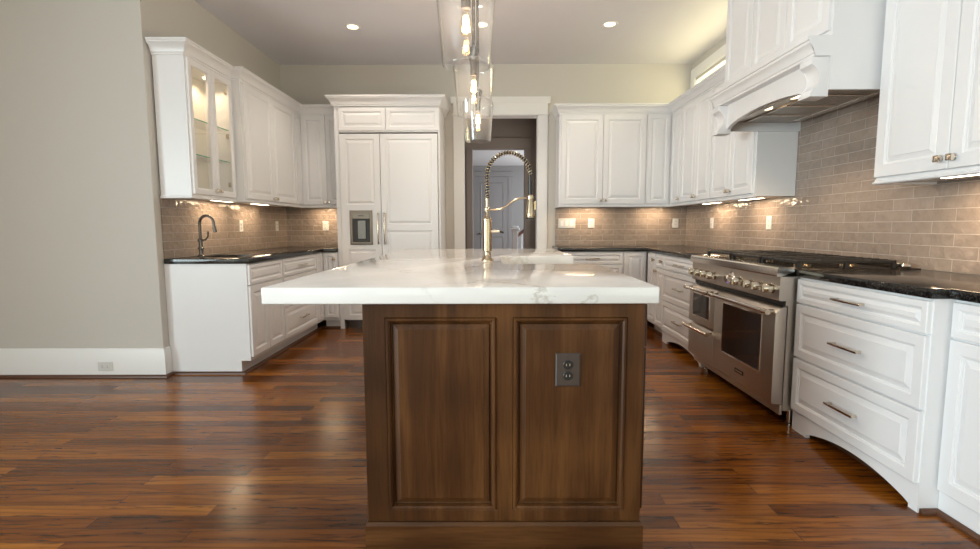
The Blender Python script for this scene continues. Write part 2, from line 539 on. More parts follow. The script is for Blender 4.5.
    def sweep(self, path, prof):
        """section (outward, z) carried along a plan path with mitred corners; outward = right of travel"""
        bm = self.bm
        P = [Vector(p) for p in path]
        segs = [(b_ - a).normalized() for a, b_ in zip(P, P[1:])]
        nrm = [Vector((s.y, -s.x)) for s in segs]
        rings = []
        for i, p in enumerate(P):
            if i == 0: d = nrm[0]
            elif i == len(P) - 1: d = nrm[-1]
            else:
                s = nrm[i - 1] + nrm[i]
                d = s / (1 + nrm[i - 1].dot(nrm[i]))
            rings.append([bm.verts.new((p.x + d.x * o, p.y + d.y * o, z)) for o, z in prof])
        n = len(prof)
        for A, B in zip(rings, rings[1:]):
            for k in range(n):
                bm.faces.new([A[k], A[(k + 1) % n], B[(k + 1) % n], B[k]])
        bm.faces.new(rings[0]); bm.faces.new(rings[-1][::-1])
        return self

    def build(self, name, material, parent=None, smooth=True, angle=32, **props):
        bm = self.bm
        bmesh.ops.recalc_face_normals(bm, faces=bm.faces)
        me = bpy.data.meshes.new(name)
        bm.to_mesh(me); bm.free()
        if smooth:
            me.polygons.foreach_set('use_smooth', [True] * len(me.polygons))
            me.set_sharp_from_angle(angle=math.radians(angle))
        me.materials.append(M[material] if isinstance(material, str) else material)
        o = bpy.data.objects.new(name, me)
        COL.objects.link(o)
        if parent is not None: o.parent = parent
        for k, v in props.items(): o[k] = v
        return o

def thing(name, label, cat, loc=(0, 0, 0), rotz=0.0, group=None):
    o = bpy.data.objects.new(name, None)
    o.empty_display_size = 0.1
    COL.objects.link(o)
    o.location = loc
    o.rotation_euler = (0, 0, rotz)
    o['label'] = label; o['category'] = cat
    if group: o['group'] = group
    return o

def tag(o, label, cat, group=None):
    o['label'] = label; o['category'] = cat
    if group: o['group'] = group
    return o

def struct(mb, name, material, **kw):
    o = mb.build(name, material, **kw)
    o['kind'] = 'structure'
    return o

def copy_tree(o, parent=None):
    c = o.copy()
    COL.objects.link(c)
    if parent is not None: c.parent = parent
    for ch in list(o.children): copy_tree(ch, c)
    return c

# ------------------------------------------------------------------ dimensions
XL, XR, YB, ZC = -2.54, 2.41, 6.24, 3.09       # kitchen's left, right and back wall, ceiling
YN = 3.80                                       # wall that turns off to the left
ZT = 0.914                                      # perimeter worktop
ZI = 0.953                                      # island worktop

# ------------------------------------------------------------------ setting
struct(MB().box(-6.1, XR + 0.2, -4.6, 13.0, -0.05, 0.0), 'floor', 'floor', smooth=False)
struct(MB().box(-6.1, XR + 0.2, -4.6, YB + 0.14, ZC, ZC + 0.1), 'ceiling', 'ceiling', smooth=False)
struct(MB().cells([-6.1, XL - 0.0, XL], [YN, YN + 0.14, YB + 0.14], lambda i, j: True if j == 0 and i == 0 else False, 0, ZC), 'wall_left_return', 'wall', smooth=False)
struct(MB().box(XL - 0.14, XL, YN + 0.14, YB + 0.14, 0, ZC), 'wall_left', 'wall', smooth=False)
# back wall with the doorway
struct(MB().cells([XL, -0.346, 0.575, XR], [0, 2.50, ZC], lambda i, j: not (i == 1 and j == 0), YB, YB + 0.14, 'XZY'), 'wall_back', 'wall', smooth=False)
# right wall with the transom opening
TY0, TY1, TZ0, TZ1 = 4.10, 6.10, 2.56, 2.865
struct(MB().cells([-4.6, -3.5, -0.5, TY0, TY1, YB + 0.14], [0, 0.4, TZ0, TZ1, ZC], lambda i, j: not ((i == 3 and j == 2) or (i == 1 and j == 1)), XR, XR + 0.16, 'YZX'), 'wall_right', 'wall', smooth=False)
# living side behind the camera: window walls
rx = [-6.1, -5.0, -3.4, -2.5, -0.9, 0.1, 1.7, XR]
struct(MB().cells(rx, [0, 0.4, 2.6, ZC], lambda i, j: not (i in (1, 3, 5) and j == 1), -4.6, -4.45, 'XZY'), 'wall_rear', 'wall', smooth=False)
struct(MB().cells([-4.45, -3.5, -0.5, YN], [0, 0.4, 2.6, ZC], lambda i, j: not (i == 1 and j == 1), -6.1, -5.95, 'YZX'), 'wall_side', 'wall', smooth=False)

BASE = [(0, 0), (0.017, 0), (0.017, 0.185), (0.013, 0.195), (0.013, 0.205), (0.006, 0.222), (0, 0.225)]
SHOE = [(0, 0), (0.019, 0), (0.018, 0.008), (0.013, 0.016), (0.006, 0.0195), (0, 0.021)]
struct(MB().sweep([(-5.95, YN), (XL, YN), (XL, 3.865)], BASE), 'baseboard_left', 'trim')
struct(MB().sweep([(-5.95, YN - 0.017), (XL + 0.017, YN - 0.017), (XL + 0.017, 3.867), (-1.96, 3.867), (-1.96, 5.665), (-1.715, 5.665)], SHOE), 'trim_1', 'shoe')
# doorway casing
d = MB()
d.box(-0.458, -0.346, YB - 0.024, YB, 0, 2.50, 0.002)
d.box(0.575, 0.685, YB - 0.024, YB, 0, 2.50, 0.002)
d.box(-0.458, 0.685, YB - 0.028, YB, 2.50, 2.63, 0.002)
d.box(-0.47, 0.697, YB - 0.04, YB, 2.49, 2.505, 0.003)
d.prism([(YB, 2.63), (YB - 0.032, 2.63), (YB - 0.04, 2.65), (YB - 0.058, 2.685), (YB - 0.062, 2.70), (YB, 2.70)], -0.487, 0.714, 'YZX')
d.box(-0.346, -0.331, YB - 0.02, YB + 0.14, 0, 2.50)
d.box(0.560, 0.575, YB - 0.02, YB + 0.14, 0, 2.50)
d.box(-0.346, 0.575, YB - 0.02, YB + 0.14, 2.485, 2.50)
struct(d, 'trim_2', 'trim')

# passage and the room beyond it
HY, FY = 8.20, 12.4
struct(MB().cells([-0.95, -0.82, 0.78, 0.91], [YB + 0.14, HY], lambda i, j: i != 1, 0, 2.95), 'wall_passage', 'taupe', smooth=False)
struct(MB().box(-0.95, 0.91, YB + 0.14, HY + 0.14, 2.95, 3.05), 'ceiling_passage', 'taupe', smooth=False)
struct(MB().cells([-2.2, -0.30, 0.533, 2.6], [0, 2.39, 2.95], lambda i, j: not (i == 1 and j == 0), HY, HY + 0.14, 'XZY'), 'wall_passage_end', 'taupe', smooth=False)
d = MB()
d.box(-0.40, -0.30, HY - 0.022, HY, 0, 2.39, 0.002)
d.box(0.533, 0.633, HY - 0.022, HY, 0, 2.39, 0.002)
d.box(-0.42, 0.653, HY - 0.028, HY, 2.39, 2.56, 0.002)
struct(d, 'trim_3', 'taupe')
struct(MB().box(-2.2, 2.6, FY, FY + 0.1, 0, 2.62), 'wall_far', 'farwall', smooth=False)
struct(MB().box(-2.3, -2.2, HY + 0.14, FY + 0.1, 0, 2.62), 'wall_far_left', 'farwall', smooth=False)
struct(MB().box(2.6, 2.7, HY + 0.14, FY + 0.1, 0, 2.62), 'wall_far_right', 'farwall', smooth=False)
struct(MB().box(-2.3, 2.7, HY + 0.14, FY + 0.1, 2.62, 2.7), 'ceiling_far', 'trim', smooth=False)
d = MB()
d.box(-0.47, -0.37, FY - 0.02, FY, 0, 2.36, 0.002)
d.box(0.41, 0.51, FY - 0.02, FY, 0, 2.36, 0.002)
d.box(-0.49, 0.53, FY - 0.026, FY, 2.36, 2.48, 0.002)
struct(d, 'trim_4', 'ext')
dr = thing('door_1', 'grey two-panel interior door seen through the doorway', 'door', (-0.37, FY, 0))
dr['kind'] = 'structure'
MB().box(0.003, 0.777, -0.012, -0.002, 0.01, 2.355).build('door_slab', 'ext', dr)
RAISE = [(0, -0.011), (0.006, -0.022), (0.02, -0.022), (0.03, -0.0135), (0.05, -0.0135), (0.09, -0.019)]
MB().loops(0.10, 0.68, 1.06, 2.22, RAISE).build('door_panel', 'ext', dr, angle=8)
MB().loops(0.10, 0.68, 0.22, 0.92, RAISE).build('door_panel', 'ext', dr, angle=8)
MB().lathe([(0, -0.075), (0.022, -0.072), (0.028, -0.055), (0.02, -0.04), (0.009, -0.035), (0.009, -0.02), (0.026, -0.018), (0.026, -0.012), (0, -0.012)], (0.10, 0, 0.98), 16, 'Y').build('door_knob', 'brass', dr)

t = thing('stair_railing', 'white newel post with dark handrail in the room past the doorway', 'railing', (0.47, 10.0, 0))
b = MB().box(-0.075, 0.075, -0.075, 0.075, 0, 0.22, 0.004).box(-0.055, 0.055, -0.055, 0.055, 0.22, 1.08, 0.004)
b.box(-0.085, 0.085, -0.085, 0.085, 1.08, 1.12, 0.006).box(-0.065, 0.065, -0.065, 0.065, 1.12, 1.16, 0.01)
b.build('newel_post', 'trim', t)
MB().tube([(0.05, 0.0, 0.97), (0.25, 0.1, 1.12), (0.9, 0.4, 1.5)], 0.032, 10).build('handrail', 'shoe', t)
for k in range(3):
    x = 0.14 + 0.12 * k
    MB().box(x - 0.016, x + 0.016, x * 0.45 - 0.016, x * 0.45 + 0.016, 0.0, 0.99 + 0.62 * (x - 0.05), 0.002).build('baluster', 'trim', t)

# transom window high on the right wall
w = thing('window_1', 'high transom window above the right-hand cabinets', 'window', (XR, TY1, TZ0), -R90)
w['kind'] = 'structure'
LW, LH = TY1 - TY0, TZ1 - TZ0
b = MB().ring(-0.115, LW + 0.115, -0.10, LH + 0.135, [(0, -0.002), (0, -0.022), (0.10, -0.022), (0.115, -0.012), (0.115, -0.002)])
b.build('window_casing', 'trim', w)
MB().ring(0, LW, 0, LH, [(0, 0.0), (0, 0.10), (0.025, 0.10), (0.025, 0.06), (0.012, 0.05), (0.012, 0.0)]).build('window_sash', 'trim', w)
MB().box(0.03, LW - 0.03, 0.07, 0.076, 0.03, LH - 0.03).build('window_pane', 'glass', w)

# ------------------------------------------------------------------ cabinet parts
T = 0.02
def front(name, parent, x0, x1, z0, z1, stile=0.058, mt='white', y=0.0):
    s = stile
    k_ = 0.030 if s > 0.045 else 0.020
    lp = [(0, y), (0, y - T + 0.003), (0.003, y - T), (s - 0.008, y - T), (s - 0.006, y - T + 0.003), (s, y - T + 0.0055), (s + 0.001, y - T + 0.011),
          (s + 0.006, y - T + 0.011), (s + 0.008, y - T + 0.0095), (s + k_, y - T + 0.0035), (s + k_ + 0.001, y - T + 0.0015)]
    lim = min(x1 - x0, z1 - z0) / 2 - 0.004
    lp = [(min(a, lim - 0.002 * (len(lp) - i) if a > lim else a), yy) for i, (a, yy) in enumerate(lp)]
    return MB().loops(x0, x1, z0, z1, lp).build(name, mt, parent, angle=6)

def glass_front(parent, x0, x1, z0, z1, s=0.05):
    o = MB().ring(x0, x1, z0, z1, [(0, 0), (0, -T + 0.003), (0.003, -T), (s - 0.008, -T), (s, -T + 0.006), (s, 0)]).build('glass_door', 'white', parent)
    MB().box(x0 + s - 0.004, x1 - s + 0.004, -0.011, -0.007, z0 + s - 0.004, z1 - s + 0.004).build('glass_pane', 'glass', o)
    return o

def knob(door, x, z, mt='nickel', y=-T):
    b = MB().lathe([(0, y), (0.009, y), (0.006, y - 0.006), (0.006, y - 0.014), (0, y - 0.014)], (x, 0, z), 12, 'Y')
    b.box(x - 0.0155, x + 0.0155, y - 0.031, y - 0.013, z - 0.0155, z + 0.0155, 0.004, 2)
    return b.build('knob', mt, door)

def pull(drawer, x, z, L=0.19, mt='nickel', y=-T, vertical=False):
    b = MB()
    h = L / 2
    if vertical:
        b.box(x - 0.006, x + 0.006, y - 0.034, y - 0.024, z - h, z + h, 0.003, 2)
        for s in (-1, 1): b.box(x - 0.007, x + 0.007, y - 0.027, y, z + s * (h - 0.016) - 0.007, z + s * (h - 0.016) + 0.007, 0.002)
    else:
        b.box(x - h, x + h, y - 0.034, y - 0.024, z - 0.006, z + 0.006, 0.003, 2)
        for s in (-1, 1): b.box(x + s * (h - 0.016) - 0.007, x + s * (h - 0.016) + 0.007, y - 0.027, y, z - 0.007, z + 0.007, 0.002)
    return b.build('handle', mt, drawer)

CB = 0.873        # top of base cabinets (worktop sits on it)
def base_body(parent, w_, depth, toe=0.075, mt='white'):
    b = MB()
    b.box(0, w_, 0, depth, 0.105, CB)
    b.box(0, w_, toe, depth, 0, 0.105)
    return b.build('body', mt, parent, smooth=False)

def drawer_stack(parent, w_, zs, stile=0.046, L=0.19, x0=0.008, x1=None):
    x1 = w_ - 0.008 if x1 is None else x1
    for z0, z1 in zs:
        f = front('drawer', parent, x0, x1, z0, z1, stile if z1 - z0 > 0.2 else 0.034)
        pull(f, (x0 + x1) / 2, (z0 + z1) / 2, L)

# ------------------------------------------------------------------ left base run
LX = -1.90
LD = LX - XL - 0.002
c = thing('sink_base_cabinet', 'white base cabinet under the small bar sink, at the near end of the left run', 'cabinet', (LX, 3.87, 0), R90)
base_body(c, 0.628, LD)
f = front('false_drawer', c, 0.008, 0.620, 0.705, 0.865, 0.036)
f = front('door', c, 0.008, 0.312, 0.135, 0.695)
f = front('door', c, 0.316, 0.620, 0.135, 0.695)
c = thing('drawer_base_cabinet', 'white three-drawer base cabinet in the middle of the left run', 'cabinet', (LX, 4.50, 0), R90)
base_body(c, 0.868, LD)
drawer_stack(c, 0.868, [(0.705, 0.865), (0.425, 0.695), (0.135, 0.415)])
c = thing('corner_filler_cabinet', 'white narrow panelled corner unit at the far end of the left run', 'cabinet', (LX, 5.37, 0), R90)
base_body(c, 0.228, LD)
front('panel', c, 0.006, 0.205, 0.135, 0.865, 0.05)
c = thing('narrow_base_cabinet', 'white narrow single-door base cabinet tight against the refrigerator panel', 'cabinet', (-1.898, 5.60, 0))
base_body(c, 0.174, YB - 5.602)
f = front('door', c, 0.022, 0.168, 0.135, 0.865, 0.04)
knob(f, 0.142, 0.80, 'brass')

GZ0, GZ1 = CB + 0.001, ZT
def worktop(us, vs_, filled, name, label):
    return tag(MB().cells(us, vs_, filled, GZ0, GZ1, 'XYZ', 0.004).build(name, 'granite'), label, 'countertop')
SX0, SX1, SY0, SY1 = -2.43, -2.05, 4.04, 4.42
worktop([XL + 0.012, SX0, SX1, LX + 0.03, -1.724], [3.853, SY0, SY1, 5.568, YB - 0.012],
        lambda i, j: (i < 3 and not (i == 1 and j == 1)) or j == 3, 'granite_countertop', 'dark granite worktop with bar sink along the left wall')
s = thing('bar_sink', 'small dark undermount bar sink in the left worktop', 'sink', ((SX0 + SX1) / 2, (SY0 + SY1) / 2, 0.70))
b = MB()
hx, hy = (SX1 - SX0) / 2 + 0.012, (SY1 - SY0) / 2 + 0.012
for (x0, x1, y0, y1) in ((-hx, -hx + 0.012, -hy, hy), (hx - 0.012, hx, -hy, hy), (-hx + 0.012, hx - 0.012, -hy, -hy + 0.012), (-hx + 0.012, hx - 0.012, hy - 0.012, hy)):
    b.box(x0, x1, y0, y1, 0.0, 0.172)
b.box(-hx, hx, -hy, hy, -0.012, 0.0)
b.build('basin', 'gunmetal', s)
MB().lathe([(0, 0.002), (0.04, 0.002), (0.045, 0.0), (0, 0.0)], (0, 0, 0.0), 20).build('drain', 'nickel', s)

t = thing('bar_faucet', 'dark gooseneck bar faucet with side lever beside the left window of tile', 'faucet', (-2.40, 4.14, ZT))
t['label'] = 'small dark gooseneck faucet standing on the left worktop'
MB().lathe([(0, 0), (0.030, 0), (0.030, 0.008), (0.020, 0.014), (0.016, 0.03), (0.018, 0.06), (0.024, 0.065), (0.024, 0.075), (0.016, 0.08), (0.015, 0.12), (0.022, 0.125), (0.022, 0.14), (0.012, 0.15), (0, 0.15)], n=24).build('faucet_body', 'gunmetal', t)
pts = [(0, 0, 0.14), (0, 0, 0.20), (0, 0, 0.26)]
for k in range(0, 11):
    a = PI * k / 10
    pts.append((0.058 - 0.058 * math.cos(a), 0, 0.275 + 0.06 * math.sin(a)))
pts += [(0.120, 0, 0.24)]
MB().tube(pts, 0.011, 14).build('spout', 'gunmetal', t)
MB().tube([(0.120, 0, 0.245), (0.124, 0, 0.20)], [0.014, 0.015], 14).build('spout_tip', 'gunmetal', t)
MB().tube([(0.0, 0.0, 0.132), (0.03, 0.02, 0.138), (0.045, 0.03, 0.165), (0.048, 0.032, 0.205)], [0.008, 0.008, 0.007, 0.008], 10).build('lever', 'gunmetal', t)

# ------------------------------------------------------------------ right base runs
RX = 1.74
def furniture_base(parent, w_, depth, arch_h=0.075, foot=0.13):
    """body with an arched apron down to the floor between two feet"""
    b = MB()
    b.box(0, w_, 0, depth, 0.115, CB)
    a0, a1 = foot, w_ - foot * 0.35
    b.box(0, a0, 0, 0.02, 0, 0.115).box(a1, w_, 0, 0.02, 0, 0.115)
    zf = lambda t_: 0.016 + (arch_h - 0.016) * math.sin(PI * t_) ** 0.8
    for k in range(24):
        t0_, t1_ = k / 24, (k + 1) / 24
        b.prism([(a0 + (a1 - a0) * t0_, 0.115), (a0 + (a1 - a0) * t0_, zf(t0_)), (a0 + (a1 - a0) * t1_, zf(t1_)), (a0 + (a1 - a0) * t1_, 0.115)], 0, 0.02, 'XZY')
    b.box(0, 0.02, 0.02, depth, 0, 0.115).box(w_ - 0.02, w_, 0.02, depth, 0, 0.115)
    o = b.build('body', 'white', parent, smooth=False)
    MB().box(0.02, w_ - 0.02, 0.085, 0.10, 0.0, 0.115).build('toe_board', 'shoe', parent)
    return o

NX = 1.72
c = thing('wide_drawer_cabinet', 'white wide three-drawer cabinet with arched base right of the range', 'cabinet', (NX, 2.782, 0), -R90)
furniture_base(c, 0.852, XR - NX - 0.002)
drawer_stack(c, 0.852, [(0.733, 0.862), (0.428, 0.724), (0.122, 0.418)], 0.052, 0.20)
c = thing('door_base_cabinet', 'white drawer-over-door base cabinet at the right edge of the photo', 'cabinet', (1.80, 1.928, 0), -R90)
MB().box(0, 0.80, 0, XR - 1.802, 0, CB).build('body', 'white', c, smooth=False)
f = front('drawer', c, 0.008, 0.60, 0.725, 0.862, 0.034)
pull(f, 0.30, 0.795)
f = front('door', c, 0.008, 0.60, 0.105, 0.716)
knob(f, 0.57, 0.66)
struct(MB().sweep([(1.724, 1.926), (1.798, 1.926), (1.798, 1.13)], SHOE), 'trim_5', 'shoe')

c = thing('arched_drawer_cabinet', 'white three-drawer cabinet with arched base left of the range', 'cabinet', (NX, 4.98, 0), -R90)
furniture_base(c, 0.948, XR - NX - 0.002)
drawer_stack(c, 0.948, [(0.733, 0.862), (0.428, 0.724), (0.122, 0.418)], 0.052, 0.20)
c = thing('drawer_door_cabinet', 'white slim drawer-over-door cabinet next along from the arched drawers', 'cabinet', (RX, 5.252, 0), -R90)
base_body(c, 0.270, XR - RX - 0.002)
f = front('drawer', c, 0.006, 0.262, 0.733, 0.862, 0.034); knob(f, 0.20, 0.80, 'brass')
f = front('door', c, 0.006, 0.262, 0.125, 0.724, 0.05); knob(f, 0.03, 0.69, 'brass')
c = thing('slim_corner_cabinet', 'white slim full-height-door base cabinet in the back right corner', 'cabinet', (RX, 5.515, 0), -R90)
base_body(c, 0.261, XR - RX - 0.002)
f = front('door', c, 0.0, 0.255, 0.125, 0.862, 0.05); knob(f, 0.215, 0.80, 'brass')
c = thing('back_drawer_cabinet', 'white drawer cabinet on the back wall right of the doorway', 'cabinet', (0.775, 5.60, 0))
base_body(c, 0.695, YB - 5.602)
drawer_stack(c, 0.695, [(0.733, 0.862), (0.428, 0.724), (0.125, 0.418)], 0.046, 0.16)
c = thing('back_panel_cabinet', 'white plain-door base cabinet on the back wall beside the corner', 'cabinet', (1.472, 5.60, 0))
base_body(c, 0.264, YB - 5.602)
front('door', c, 0.008, 0.252, 0.125, 0.862, 0.05)
struct(MB().sweep([(0.775, 5.673), (1.812, 5.673), (1.812, 4.984)], SHOE), 'trim_6', 'shoe')

worktop([0.752, NX - 0.025, RX - 0.027, XR - 0.012], [4.026, 4.99, 5.57, YB - 0.012],
        lambda i, j: j == 2 or i == 2 or (i == 1 and j == 0), 'granite_countertop', 'dark granite worktop turning the back right corner, left of the range')
worktop([NX - 0.023, 1.772, XR - 0.012], [1.13, 1.922, 2.786], lambda i, j: i == 1 or j == 1, 'granite_countertop',
        'dark granite worktop in the right foreground, right of the range')

# ------------------------------------------------------------------ backsplash
def splash(name, mt, label, *boxes):
    b = MB()
    for q in boxes: b.box(*q)
    return tag(b.build(name, mt, smooth=False), label, 'backsplash')
splash('tile_backsplash', 'tiley', 'grey-taupe glazed tile on the left wall above the bar sink', (XL + 0.001, XL + 0.012, 3.872, YB - 0.0125, ZT + 0.0005, 1.40))
splash('tile_backsplash', 'tilex', 'grey-taupe glazed tile on the back wall, left of the refrigerator', (XL + 0.001, -1.724, YB - 0.012, YB - 0.001, ZT + 0.0005, 1.40))
splash('tile_backsplash', 'tilex', 'grey-taupe glazed tile on the back wall, right of the doorway', (0.79, XR - 0.0125, YB - 0.012, YB - 0.001, ZT + 0.0005, 1.40))
splash('tile_backsplash', 'tiley', 'grey-taupe glazed tile rising to the hood on the right wall', (XR - 0.012, XR - 0.001, 1.13, YB - 0.001, ZT + 0.0005, 1.40), (XR - 0.012, XR - 0.001, 2.76, 4.008, 1.40, 2.0))

# ------------------------------------------------------------------ wall cabinets
UB, UT = 1.39, 2.44
DZ0, DZ1 = 1.412, 2.425
def wall_body(parent, w_, depth):
    return MB().box(0, w_, 0, depth, UB, UT).build('body', 'white', parent, smooth=False)

# left: glass-fronted unit
GX = -2.29
gd = GX - XL - 0.0135
c = thing('glass_wall_cabinet', 'white lit wall cabinet with two glass doors and glass shelves', 'cabinet', (GX, 3.872, 0), R90)
gw = 0.666
b = MB()
b.box(0, 0.018, 0, gd, UB, UT).box(gw - 0.018, gw, 0, gd, UB, UT)
b.box(0.018, gw - 0.018, 0, gd, UB, UB + 0.018).box(0.018, gw - 0.018, 0, gd, UT - 0.03, UT)
b.box(0.018, 0.03, 0, 0.02, UB + 0.018, UT - 0.03).box(gw - 0.03, gw - 0.018, 0, 0.02, UB + 0.018, UT - 0.03)
b.build('body', 'white', c, smooth=False)
MB().box(0.018, gw - 0.018, gd - 0.012, gd, UB + 0.018, UT - 0.03).build('back_panel', 'inside', c, smooth=False)
f = glass_front(c, 0.012, 0.330, DZ0, DZ1); knob(f, 0.307, 1.455)
f = glass_front(c, 0.334, 0.648, DZ0, DZ1); knob(f, 0.357, 1.455)
for z in (1.72, 1.995):
    s_ = MB().box(0.019, gw - 0.019, 0.022, gd - 0.014, z, z + 0.008).build('glass_shelf', 'glass', c, smooth=False)
    MB().box(0.019, gw - 0.019, 0.0205, 0.022, z, z + 0.008).build('shelf_edge', 'shelfglass', s_, smooth=False)
MB().lathe([(0, 0), (0.026, 0), (0.03, 0.006), (0.03, 0.012), (0, 0.012)], (0.17, 0.11, UT - 0.042), 20).build('puck_light', 'lamp', c)
MB().lathe([(0, 0), (0.026, 0), (0.03, 0.006), (0.03, 0.012), (0, 0.012)], (0.50, 0.11, UT - 0.042), 20).build('puck_light', 'lamp', c)
for z in (1.53, 1.95, 2.33):
    MB().box(gw - 0.035, gw - 0.0185, 0.012, 0.045, z - 0.02, z + 0.02, 0.003).build('hinge', 'nickel', c)
LXU = -2.21
ud = LXU - XL - 0.0135
c = thing('double_wall_cabinet', 'white double-door wall cabinet beside the glass-fronted one', 'cabinet', (LXU, 4.542, 0), R90)
wall_body(c, 1.200, ud)
f = front('door', c, 0.024, 0.580, DZ0, DZ1); knob(f, 0.556, 1.44)
f = front('door', c, 0.584, 1.165, DZ0, DZ1); knob(f, 0.608, 1.44)
c = thing('corner_wall_cabinet', 'white slim wall cabinet in the back left corner', 'cabinet', (LXU, 5.744, 0), R90)
wall_body(c, 0.165, ud)
front('panel', c, 0.008, 0.16, DZ0, DZ1, 0.036)
c = thing('back_wall_cabinet', 'white wall cabinet on the back wall tucked behind the refrigerator surround', 'cabinet', (LXU, 5.911, 0))
wall_body(c, -1.724 - LXU, YB - 5.9245)
f = front('door', c, 0.022, 0.300, DZ0, DZ1); knob(f, 0.278, 1.44)
f = front('door', c, 0.304, 0.482, DZ0, DZ1, 0.05); knob(f, 0.326, 1.44)

CROWN = [(-0.004, 2.434), (0.008, 2.434), (0.008, 2.448), (0.016, 2.452), (0.020, 2.470), (0.032, 2.492), (0.048, 2.506), (0.056, 2.512), (0.056, 2.522), (0.064, 2.526), (0.064, 2.538), (-0.004, 2.538)]
RAIL = [(-0.02, 1.378), (0.006, 1.378), (0.011, 1.384), (0.006, 1.394), (0.0, 1.404), (-0.02, 1.389)]
RAIL = [(-0.018, 1.376), (0.004, 1.376), (0.010, 1.381), (0.010, 1.386), (0.003, 1.391), (0.0015, 1.403), (0.0, 1.403), (0.0, 1.389), (-0.018, 1.389)]
def shift(prof, dz=0.0, do=0.0): return [(o + do, z + dz) for o, z in prof]
tag(MB().sweep([(XL + 0.0135, 3.870), (GX, 3.870), (GX, 4.540), (LXU, 4.540), (LXU, 5.909), (-1.726, 5.909)], CROWN).build('crown_moulding', 'white'),
    'white crown moulding along the tops of the left wall cabinets', 'moulding')
tag(MB().sweep([(XL + 0.0135, 3.870), (GX, 3.870), (GX, 4.540), (LXU, 4.540), (LXU, 5.909), (-1.726, 5.909)], RAIL).build('light_rail', 'white'),
    'white light rail along the bottom of the left wall cabinets', 'moulding')

# back right and right wall cabinets
BYU = 5.91
RXU = 2.08
c = thing('pair_wall_cabinet', 'white double-door wall cabinet on the back wall right of the doorway', 'cabinet', (0.785, BYU, 0))
wall_body(c, 1.008, YB - BYU - 0.0135)
f = front('door', c, 0.020, 0.502, DZ0, DZ1, 0.064); knob(f, 0.478, 1.455)
f = front('door', c, 0.508, 0.996, DZ0, DZ1, 0.064); knob(f, 0.532, 1.455)
c = thing('single_wall_cabinet', 'white single-door wall cabinet on the back wall, against the right corner', 'cabinet', (1.795, BYU, 0))
wall_body(c, RXU - 1.795, YB - BYU - 0.0135)
front('door', c, 0.008, 0.262, DZ0, DZ1, 0.05)
rd = XR - RXU - 0.0135
c = thing('slim_wall_cabinet', 'white slim wall cabinet on the right wall, deepest in the corner', 'cabinet', (RXU, 5.908, 0), -R90)
wall_body(c, 0.352, rd)
f = front('door', c, 0.060, 0.346, DZ0, DZ1, 0.05); knob(f, 0.325, 1.455)
c = thing('middle_wall_cabinet', 'white double-door wall cabinet on the right wall, next after the slim corner one', 'cabinet', (RXU, 5.554, 0), -R90)
wall_body(c, 0.752, rd)
f = front('door', c, 0.008, 0.400, DZ0, DZ1); knob(f, 0.378, 1.455)
f = front('door', c, 0.404, 0.746, DZ0, DZ1); knob(f, 0.426, 1.455)
c = thing('hood_side_wall_cabinet', 'white double-door wall cabinet on the right wall, touching the far side of the hood', 'cabinet', (RXU, 4.80, 0), -R90)
wall_body(c, 0.790, rd)
f = front('door', c, 0.006, 0.388, DZ0, DZ1); knob(f, 0.366, 1.455)
f = front('door', c, 0.392, 0.768, DZ0, DZ1); knob(f, 0.414, 1.455)
PATHR = [(0.783, YB - 0.0135), (0.783, BYU - 0.002), (RXU - 0.002, BYU - 0.002), (RXU - 0.002, 4.012)]
tag(MB().sweep(PATHR, CROWN).build('crown_moulding', 'white'), 'white crown moulding on the wall cabinets right of the doorway and along the right wall', 'moulding')
tag(MB().sweep(PATHR, RAIL).build('light_rail', 'white'), 'white light rail under the wall cabinets right of the doorway', 'moulding')

c = thing('near_wall_cabinet', 'large white double-door wall cabinet at the top right, nearest the camera', 'cabinet', (RXU, 2.755, 0), -R90)
wall_body(c, 1.06, rd)
f = front('door', c, 0.006, 0.443, DZ0, DZ1, 0.07); knob(f, 0.413, 1.46)
f = front('door', c, 0.448, 0.885, DZ0, DZ1, 0.07); knob(f, 0.478, 1.46)
PATHN = [(XR - 0.0135, 2.757), (RXU - 0.002, 2.757), (RXU - 0.002, 1.70)]
tag(MB().sweep(PATHN[1:], CROWN).build('crown_moulding', 'white'), 'white crown moulding on the near right wall cabinet', 'moulding')
tag(MB().sweep(PATHN, RAIL).build('light_rail', 'white'), 'white light rail under the near right wall cabinet', 'moulding')

# ------------------------------------------------------------------ refrigerator and its surround
FYF = 5.62
c = thing('refrigerator_surround', 'tall white cabinet surround with two small doors above the refrigerator', 'cabinet', (-1.72, FYF, 0))
sw = 1.156
b = MB()
b.box(0, 0.05, 0, YB - FYF - 0.002, 0, 2.46, 0.002).box(sw - 0.022, sw, 0, YB - FYF - 0.002, 0, 2.46, 0.002)
b.box(0.05, sw - 0.022, 0, YB - FYF - 0.002, 2.185, 2.46)
b.build('body', 'white', c, smooth=False)
front('door', c, 0.052, 0.566, 2.20, 2.445, 0.05)
front('door', c, 0.572, sw - 0.008, 2.20, 2.445, 0.05)
tag(MB().sweep([(-1.722, 5.842), (-1.722, FYF - 0.022), (-0.562, FYF - 0.022), (-0.562, YB - 0.002)], shift(CROWN, 0.026)).build('crown_moulding', 'white'),
    'white crown moulding around the top of the refrigerator surround', 'moulding')
fr = thing('refrigerator', 'panel-fronted white built-in refrigerator with an ice and water dispenser', 'refrigerator', (-1.72, FYF, 0))
MB().box(0.052, sw - 0.024, 0.012, 0.55, 0.10, 2.182).box(0.07, sw - 0.04, 0.07, 0.5, 0.0, 0.10).build('body', 'gunmetal', fr, smooth=False)
PL = [(0, -T + 0.0125), (0, -T + 0.0005), (0.008, -T + 0.002), (0.012, -T + 0.008), (0.020, -T + 0.008), (0.040, -T + 0.002), (0.043, -T + 0.001)]
